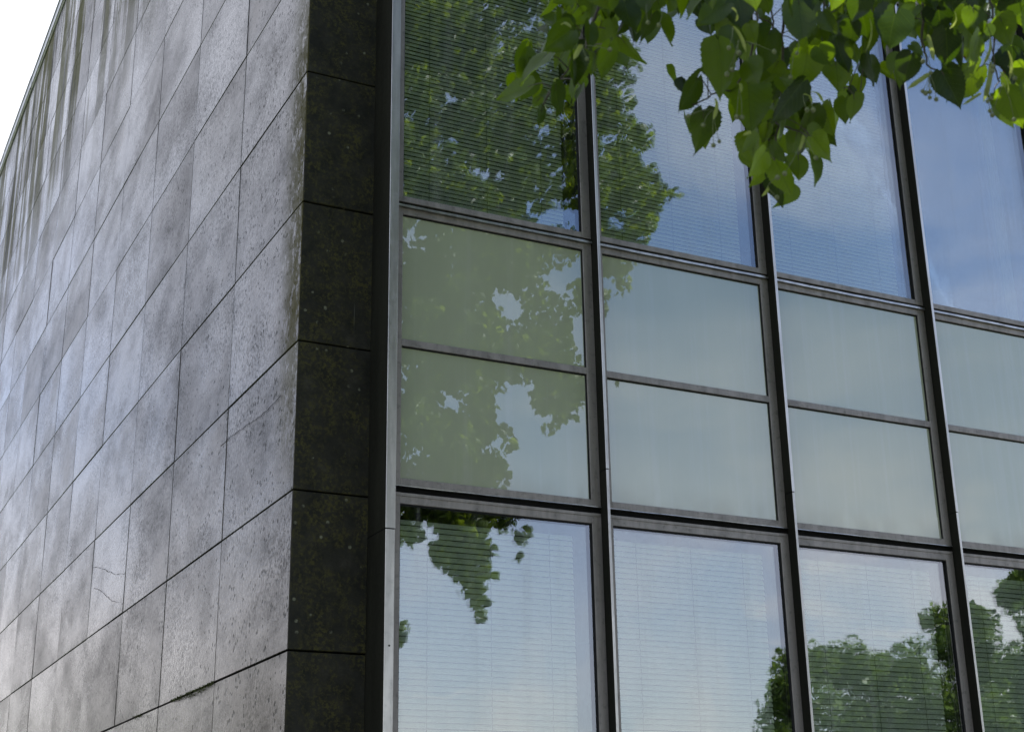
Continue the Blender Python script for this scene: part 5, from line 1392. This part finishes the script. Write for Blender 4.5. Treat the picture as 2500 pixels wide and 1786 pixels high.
def spandrel(k, zs):
    """opaque glass band of two panels in its own frame; zs = (bottom, mid bar bottom, mid bar top, top)"""
    r = empty('spandrel', (0, 0, 0), bld)
    x0, x1 = k * W + 0.0004, (k + 1) * W - FT - 0.0004
    gx0, gx1 = (k + 0.0438) * W, (k + 0.9394) * W
    a, m0, m1, c = [zz(t) for t in zs]
    rb, rt = 0.0325 * W, 0.0313 * W
    b = MB()
    ring(b, x0, x1, a - rb, c + rt, gx0 - x0, x1 - gx1, rb, rt, FD, FD + 0.05)
    b.bevbox(gx0, gx1, FD + 0.0006, FD + 0.05, m0, m1, 0.002, 'x')
    b.build('frame', MAT['frame'], r)
    s = MB()
    for u, v in ((a, m0), (m1, c)):
        ring(s, gx0 + 0.0003, gx1 - 0.0003, u + 0.0003, v - 0.0003, 0.002, 0.006, 0.0012, 0.0065, FD + 0.008, GD + 0.01, 0.0006)
    s.build('seal', MAT['seal'], r)
    for u, v in ((a, m0), (m1, c)):
        g = MB(); g.box(gx0 + 0.001, gx1 - 0.004, GD, GD + 0.008, u + 0.001, v - 0.004)
        settle(g, k * 7 + int(u * 10))
        g.build('panel', MAT['spandrel'], r)
    return r


def flashing(k, z0, z1, proud, th, seed, name='flashing'):
    """thin slightly buckled drip strip under or over a window"""
    rnd = random.Random(seed)
    b = MB()
    x0, x1 = k * W + 0.002, (k + 1) * W - FT - 0.004
    n = 24
    a, c = zz(z0), zz(z1)
    ph = rnd.uniform(0, 6)
    amp = rnd.uniform(0.0006, 0.0022)
    for i in range(n + 1):
        t = i / n
        x = x0 + (x1 - x0) * t
        wz = amp * math.sin(ph + t * 5.5) + 0.0006 * math.sin(ph * 2 + t * 23)
        wy = 0.0012 * math.sin(ph + t * 7)
        for (y, zq) in ((FD - proud + wy, a + wz), (FD - proud + wy * 1.3, c + wz), (FD + 0.03, c + th * 0.6), (FD + 0.03, a + 0.001)):
            b.v.append((x, y, zq))
    for i in range(n):
        q = i * 4
        for s in range(4):
            e = (s + 1) % 4
            b.face([q + s, q + e, q + 4 + e, q + 4 + s])
    b.face([0, 1, 2, 3]); b.face([n * 4 + 3, n * 4 + 2, n * 4 + 1, n * 4])
    b.build(name, MAT['flash'], bld)


def facade():
    UP = (0.0260, 0.0258, 72, 0.085, GD + 0.050)
    LO = (0.0297, 0.0283, 71, 0.085, GD + 0.060)
    for k in range(NB):
        window(k, 0.302, 2.14, None if k >= 3 else UP, 100 + k)
        window(k, -2.91, -1.0765, LO, 200 + k)
        window(k, 3.43, 5.27, None if k in (1, 3, 4) else UP, 300 + k)
        spandrel(k, (-0.9697, -0.3947, -0.3633, 0.2143))
        spandrel(k, (2.22, 2.80, 2.835, 3.34))
        flashing(k, 0.2456, 0.2563, 0.016, 0.012, 10 + k)
        flashing(k, -1.0058, -1.0030, 0.012, 0.004, 30 + k)
        flashing(k, 3.37, 3.38, 0.016, 0.012, 50 + k)
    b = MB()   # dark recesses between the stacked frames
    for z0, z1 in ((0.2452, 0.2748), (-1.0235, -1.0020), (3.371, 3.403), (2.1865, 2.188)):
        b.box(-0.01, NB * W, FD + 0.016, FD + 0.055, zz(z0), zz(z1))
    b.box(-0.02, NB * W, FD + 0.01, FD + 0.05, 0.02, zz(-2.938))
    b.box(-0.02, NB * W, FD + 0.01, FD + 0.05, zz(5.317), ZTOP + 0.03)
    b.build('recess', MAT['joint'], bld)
    # pale upright post standing in the unblinded room behind the fourth bay
    c = MB(); c.bevbox(3.83 * W, 3.83 * W + 0.05, 0.30, 0.36, zz(0.27), zz(2.16), 0.004)
    c.build('room_post', MAT['blind'], bld)


gable(); pier(); coping(); core(); fins(); facade()


def cracks():
    """hairline cracks in some slabs of the gable"""
    rnd = random.Random(21)
    for (y0, z0, y1, z1, wd) in CRACKS:
        b = MB()
        n = 26
        pts = []
        for i in range(n + 1):
            t = i / n
            pts.append((y0 + (y1 - y0) * t + rnd.uniform(-.01, .01), z0 + (z1 - z0) * t + rnd.uniform(-.006, .006) + 0.012 * math.sin(t * 7)))
        x = XS - 0.0034
        ws = [wd * rnd.uniform(.25, 1.1) for _ in pts]
        for (a, c), w0 in zip(pts, ws):
            b.v += [(x, a, c - w0), (x, a, c + w0), (x + 0.003, a, c + w0), (x + 0.003, a, c - w0)]
        for i in range(n):
            q = i * 4
            for s in range(4):
                e = (s + 1) % 4
                b.face([q + s, q + e, q + 4 + e, q + 4 + s])
        b.build('crack', MAT['joint'], bld)


cracks()


def moss():
    """cushion of moss in one open joint of the gable"""
    rnd = random.Random(12)
    b = MB()
    zj = 0.8948 * W + Z0 - 4 * H
    for y0, y1, n in ((1.50, 2.45, 620), (3.2, 3.45, 90)):
        for _ in range(n):
            t = rnd.random()
            y = y0 + (y1 - y0) * t
            env = math.sin(math.pi * min(1, t * 1.1 + .02)) * .5 + .5
            z = zj + 0.006 - rnd.random() ** 1.6 * 0.034 * env
            x = XS - 0.002 - rnd.random() * 0.008
            s = rnd.uniform(.004, .009)
            q = len(b.v)
            d = Vector((rnd.gauss(-.5, .5), rnd.gauss(0, 1), rnd.gauss(0, 1))).normalized() * s
            e = Vector((rnd.gauss(0, 1), rnd.gauss(0, 1), rnd.gauss(0, 1))).normalized() * s * .6
            p = Vector((x, y, z))
            b.v += [tuple(p - e), tuple(p + e), tuple(p + d)]
            b.face([q, q + 1, q + 2])
    o = b.build('moss', MAT['moss'], bld)
    tag(o, kind='stuff')


moss()

# ------------------------------------------------------------------ linden
HW = [(0.0, 0.10), (0.03, 0.30), (0.08, 0.40), (0.16, 0.47), (0.26, 0.50), (0.36, 0.495), (0.46, 0.46), (0.56, 0.405), (0.65, 0.335), (0.73, 0.26), (0.80, 0.185), (0.86, 0.115), (0.91, 0.06), (0.95, 0.028), (1.0, 0.004)]


def hw(t):
    for (a, x), (c, y) in zip(HW, HW[1:]):
        if a <= t <= c: return x + (y - x) * (t - a) / (c - a)
    return 0.0


def leaf(b, base, tip, nrm, width, fold, curl, rows=22, cols=3, serr=0.04, rnd=random):
    """heart shaped leaf with a drawn out tip, folded along its midrib"""
    A = tip - base; L = A.length; A = A.normalized()
    Nn = (nrm - A * nrm.dot(A)).normalized()
    S = A.cross(Nn)
    q = len(b.v)
    nc = cols * 2 + 1
    asym = rnd.uniform(-.06, .06)
    w1, w2 = rnd.uniform(0, 6), rnd.uniform(0, 6)
    pw = rnd.uniform(.84, 1.12); tw = rnd.uniform(-.7, .7); lob = rnd.uniform(.08, .19)
    for i in range(rows + 1):
        t = i / rows
        h = hw(t ** pw)
        Si = (S * math.cos(tw * t) + Nn * math.sin(tw * t)); Ni = (Nn * math.cos(tw * t) - S * math.sin(tw * t))
        for j in range(nc):
            s = (j - cols) / cols
            e = abs(s)
            hh = h * (1 + asym * s)
            if e > 0.99 and 0 < i < rows - 1: hh *= 1 + serr * (1 if i % 2 else -1) + rnd.uniform(-.012, .012)
            back = lob * e * (1 - t) ** 3 if t < 1 else 0
            al = (t - back) * L
            ac = s * hh * width
            up = -fold * abs(ac) * (1 - 0.3 * t)
            up += curl * L * (t ** 2.2) * 0.5 + 0.03 * L * math.sin(w1 + t * 5 + s * 2) * e + 0.012 * L * math.sin(w2 + t * 14) * e
            sh = ac * math.cos(min(1.2, fold * 0.8))
            b.v.append(tuple(base + A * al + Si * sh + Ni * up))
    for i in range(rows):
        for j in range(nc - 1):
            a = q + i * nc + j
            f = [a, a + 1, a + nc + 1, a + nc]
            u0, u1 = 0.5 + (j - cols) / cols * hw(i / rows), 0.5 + (j + 1 - cols) / cols * hw(i / rows)
            u2, u3 = 0.5 + (j + 1 - cols) / cols * hw((i + 1) / rows), 0.5 + (j - cols) / cols * hw((i + 1) / rows)
            b.face(f, [(u0, i / rows), (u1, i / rows), (u2, (i + 1) / rows), (u3, (i + 1) / rows)])


tree = empty('linden_tree', (1.0, -7.0, 0))
tag(tree, 'large linden tree mirrored in the left panes, its leafy branch hanging over the upper right', 'tree')
TI = Vector((1.0, -7.0, 0))


def part(b, name, mat, parent, smooth=True):
    o = b.build(name, mat, parent, smooth=smooth)
    o.location = (0, 0, 0)
    # the vertices are in world metres; keep them there under the moved root
    r = parent
    off = Vector((0, 0, 0))
    while r is not None:
        off += r.location; r = r.parent
    o.location = -off
    return o


def tree_wood():
    rnd = random.Random(2)
    b = MB()
    b.tube([(1.0, -7.0, -0.1), (1.0, -7.0, 0.15), (1.02, -6.98, 1.2), (1.0, -6.95, 2.4), (1.05, -6.9, 3.6)], [0.34, 0.26, 0.22, 0.2, 0.18], 14)
    part(b, 'trunk', MAT['bark'], tree)
    limbs = [
        [(1.05, -6.9, 3.4), (1.7, -6.3, 4.4), (2.3, -5.8, 5.6), (2.9, -5.4, 7.0), (3.3, -5.2, 8.6), (3.4, -5.1, 10.0)],
        [(1.05, -6.9, 3.5), (0.9, -6.6, 5.0), (0.8, -6.3, 6.8), (0.9, -6.0, 8.8), (1.0, -5.9, 10.4)],
        [(1.0, -6.9, 3.2), (0.6, -6.3, 3.75), (0.1, -5.6, 4.0), (-0.35, -5.05, 3.95), (-0.62, -4.7, 3.78)],
        [(1.05, -6.9, 3.5), (0.3, -7.2, 4.9), (-0.4, -7.4, 6.5), (-0.8, -7.5, 8.2)],
        [(1.05, -6.9, 3.5), (1.8, -7.4, 5.2), (2.4, -7.6, 7.0), (2.6, -7.6, 8.9)],
    ]
    out = []
    for L in limbs:
        b = MB()
        n = len(L)
        P = [Vector(p) for p in L]
        pts = []
        for i in range(n - 1):
            for s in range(4):
                t = s / 4
                p = P[i].lerp(P[i + 1], t) + Vector((rnd.uniform(-.03, .03), rnd.uniform(-.03, .03), rnd.uniform(-.03, .03)))
                pts.append(p)
        pts.append(P[-1])
        rad = [0.10 * (1 - i / len(pts)) + 0.016 for i in range(len(pts))]
        b.tube(pts, rad, 8)
        part(b, 'limb', MAT['bark'], tree)
        out += pts
    return out


def tree_crown(nodes):
    rnd = random.Random(6)
    b = MB(); w = MB()
    cl = [(Vector(c[:3]), c[3], 1.0) for c in CLUMPS]
    # the rest of the crown round and above the trunk
    for i in range(150):
        a, e, r = rnd.uniform(0, 6.28), rnd.uniform(-0.6, 1.4), rnd.uniform(0.5, 1.0) ** 0.4
        p = Vector((0.35 + 1.9 * r * math.cos(a) * math.cos(e), -6.9 + 2.3 * r * math.sin(a) * math.cos(e), 7.3 + 3.4 * r * math.sin(e)))
        if p.x > 1.6 and p.y > -6.0: continue
        if p.z < 5.2: continue
        cl.append((p, rnd.uniform(0.3, 0.5), 0.45))
    for c, r, dens in cl:
        n = max(5, int(210 * dens * (r / 0.25) ** 2))
        near = min((q for q, _, _ in cl if q is not c), key=lambda q: (q - c).length)
        if r > 0.12 and (near - c).length < 0.6:
            mid = near.lerp(c, 0.5) + Vector((rnd.uniform(-.1, .1), rnd.uniform(-.1, .1), rnd.uniform(0, .15)))
            w.tube([near, mid, c], [0.006, 0.005, 0.003], 5)
        for _ in range(n):
            d = Vector((rnd.gauss(0, 1), rnd.gauss(0, 1), rnd.gauss(0, 1))).normalized() * (rnd.random() ** 0.4)
            d.z *= 1.05
            p = c + d * r
            L = rnd.uniform(0.05, 0.085)
            dr = Vector((rnd.gauss(0, .55), rnd.gauss(0, .55), -1)).normalized()
            nn = Vector((rnd.gauss(0, 1), rnd.gauss(0, 1), rnd.gauss(0.5, .6)))
            if abs(nn.normalized().dot(dr)) > 0.97: continue
            leaf(b, p, p + dr * L, nn, L * 0.92, rnd.uniform(0, .5), rnd.uniform(-.3, .3), rows=5, cols=1, serr=0, rnd=rnd)
            if rnd.random() < 0.05:
                q = p + dr * L * 0.9
                w.tube([p, q], [0.0012, 0.001], 3)
    part(b, 'crown', MAT['crownleaf'], tree, smooth=False)
    part(w, 'crown_twigs', MAT['twig'], tree)


nodes = tree_wood()
tree_crown(nodes)


def spray():
    """the near branch with its own leaves, bracts and fruits"""
    rnd = random.Random(8)
    br = empty('branch', (0, 0, 0), tree)
    w = MB()
    tips = []
    for t in TWIGS:
        P = [Vector(p[:3]) for p in t]
        pts, rad = [], []
        for i in range(len(P) - 1):
            for s in range(4):
                u = s / 4
                j = Vector((rnd.uniform(-1, 1), rnd.uniform(-1, 1), rnd.uniform(-1, 1))) * 0.0035
                pts.append(P[i].lerp(P[i + 1], u) + j); rad.append(t[i][3] * (1 - u) + t[i + 1][3] * u)
        pts.append(P[-1]); rad.append(t[-1][3])
        w.tube(pts, rad, 7)
        tips += pts
    # the near branch springs from the low limb
    w.tube([(-0.62, -4.7, 3.78), (-0.75, -4.55, 3.6), TWIGS[0][0][:3]], [0.016, 0.012, 0.008], 8)
    b = MB()
    pet = w
    for l in LEAVES:
        base, tip = Vector(l[:3]), Vector(l[3:6])
        A = (tip - base).normalized()
        mid = (base + tip) / 2
        view = (mid - Vector((-2.7, -6.5, 1.65))).normalized()    # most blades hang square to the open side, where the light is
        n0 = (view - A * view.dot(A)).normalized()
        n0 = Matrix.Rotation(R(l[7]), 3, A) @ n0
        if n0.z < 0 and rnd.random() < 0.3: n0 = -n0
        leaf(b, base, tip, n0, l[6], l[8], rnd.uniform(-.5, .4), rows=26, cols=3, rnd=rnd)
        nb = min(tips, key=lambda q: (q - base).length)
        if (nb - base).length < 0.11:
            m = nb.lerp(base, .5) + Vector((0, 0, 0.008))
            pet.tube([nb, m, base, base + A * 0.01], [0.0011, 0.0010, 0.0009, 0.0008], 5)
    part(b, 'leaves', MAT['leaf'], br)
    # bracts: narrow pale straps
    mids = []
    for x in BRACTS:
        c = MB()
        a, e = Vector(x[:3]), Vector(x[3:6])
        A = e - a; L = A.length; A.normalize()
        n0 = Vector((rnd.uniform(-1, 1), -1, rnd.uniform(-.5, .5)))
        n0 = (n0 - A * n0.dot(A)).normalized(); S = A.cross(n0)
        q = len(c.v); nr = 10
        for i in range(nr + 1):
            t = i / nr
            ww = x[6] * 0.5 * min(1, 6 * t + .15) * min(1, 5 * (1 - t) + .12)
            for s in (-1, 0, 1):
                c.v.append(tuple(a + A * L * t + S * s * ww + n0 * (0.006 * math.sin(t * 3.1) + 0.0015 * abs(s))))
        for i in range(nr):
            for j in range(2):
                k = q + i * 3 + j
                c.face([k, k + 1, k + 4, k + 3], [(0, 0), (1, 0), (1, 1), (0, 1)])
        mids.append(a.lerp(e, .5)); mids.append(a)
        nb = min(tips, key=lambda p: (p - a).length)
        if (nb - a).length < 0.1: w.tube([nb, a], [0.0008, 0.0008], 4)
        part(c, 'bract', MAT['bract'], br)
    for x in FRUITS:
        fr = MB()
        p = Vector(x[:3]); r = x[3]; top = Vector(x[4:7])
        nb = min(mids, key=lambda q: (q - top).length)
        if (nb - top).length < 0.06: top = nb
        fr.tube([top, top.lerp(p, .5) + Vector((rnd.uniform(-.004, .004), 0, 0.002)), p], [0.0005, 0.0005, 0.0006], 4)
        q = len(fr.v); nu, nv = 8, 6
        for i in range(1, nv):
            for j in range(nu):
                th, ph = math.pi * i / nv, 2 * math.pi * j / nu
                fr.v.append((p.x + r * math.sin(th) * math.cos(ph), p.y + r * math.sin(th) * math.sin(ph), p.z + r * 1.06 * math.cos(th)))
        tp = len(fr.v); fr.v.append((p.x, p.y, p.z + r * 1.06)); bt = len(fr.v); fr.v.append((p.x, p.y, p.z - r * 1.2))
        for i in range(nv - 2):
            for j in range(nu):
                fr.face([q + i * nu + j, q + i * nu + (j + 1) % nu, q + (i + 1) * nu + (j + 1) % nu, q + (i + 1) * nu + j])
        for j in range(nu):
            fr.face([tp, q + (j + 1) % nu, q + j]); fr.face([bt, q + (nv - 2) * nu + j, q + (nv - 2) * nu + (j + 1) % nu])
        part(fr, 'fruit', MAT['fruit'], br)
    part(w, 'twig', MAT['twig'], br)


spray()


# ------------------------------------------------------------------ trees across the lawn
def far_tree(x, y, h, rx, z_low, seed, label, n=2600, lobes=26, ls=0.19):
    rnd = random.Random(seed)
    root = empty('garden_tree', (x, y, 0))
    tag(root, label, 'tree', 'trees across the lawn')
    w = MB(); w.tube([(0, 0, -0.1), (0.05, 0, h * .3), (0, 0.05, h * .6), (0, 0, h * .9)], [0.2, 0.15, 0.09, 0.03], 8)
    w.build('trunk', MAT['bark'], root, smooth=True)
    b = MB(); l = MB()
    L = []
    for i in range(lobes):
        t = rnd.random()
        zc = z_low + (h - z_low) * (0.04 + 0.86 * t ** 0.8)
        prof = math.sin(math.pi * min(1, 0.45 + t * 0.47)) ** 0.5
        a = rnd.uniform(0, 6.28)
        rr = rx * prof * rnd.uniform(.25, .85)
        c = Vector((rr * math.cos(a), rr * math.sin(a), zc))
        r = rx * rnd.uniform(.34, .52) * (1.1 - .5 * t)
        L.append((c, r))
        l.tube([(0, 0, max(0.5, zc - rr)), c * 0.6 + Vector((0, 0, zc * .4 - .1)), c], [0.05, 0.03, 0.01], 5)
    for c, r in L:
        m = int(n / lobes)
        for _ in range(m):
            d = Vector((rnd.gauss(0, 1), rnd.gauss(0, 1), rnd.gauss(0, 1))).normalized() * (rnd.random() ** .35)
            p = c + d * r
            s = ls * rnd.uniform(.6, 1.2)
            dr = Vector((rnd.gauss(0, 1), rnd.gauss(0, 1), rnd.gauss(-.4, .8))).normalized()
            nn = Vector((rnd.gauss(0, 1), rnd.gauss(0, 1), rnd.gauss(.4, 1)))
            A = dr; S = A.cross(nn)
            if S.length < .1: continue
            S.normalize()
            q = len(b.v)
            b.v += [tuple(p), tuple(p + A * s * .4 + S * s * .38), tuple(p + A * s), tuple(p + A * s * .4 - S * s * .38)]
            b.face([q, q + 1, q + 2, q + 3], [(0, 0), (1, 0), (1, 1), (0, 1)])
    l.build('limbs', MAT['bark'], root, smooth=True)
    b.build('crown', MAT['farleaf'], root)
    return root


for a in FAR_TREES: far_tree(*a[:7], **a[7])
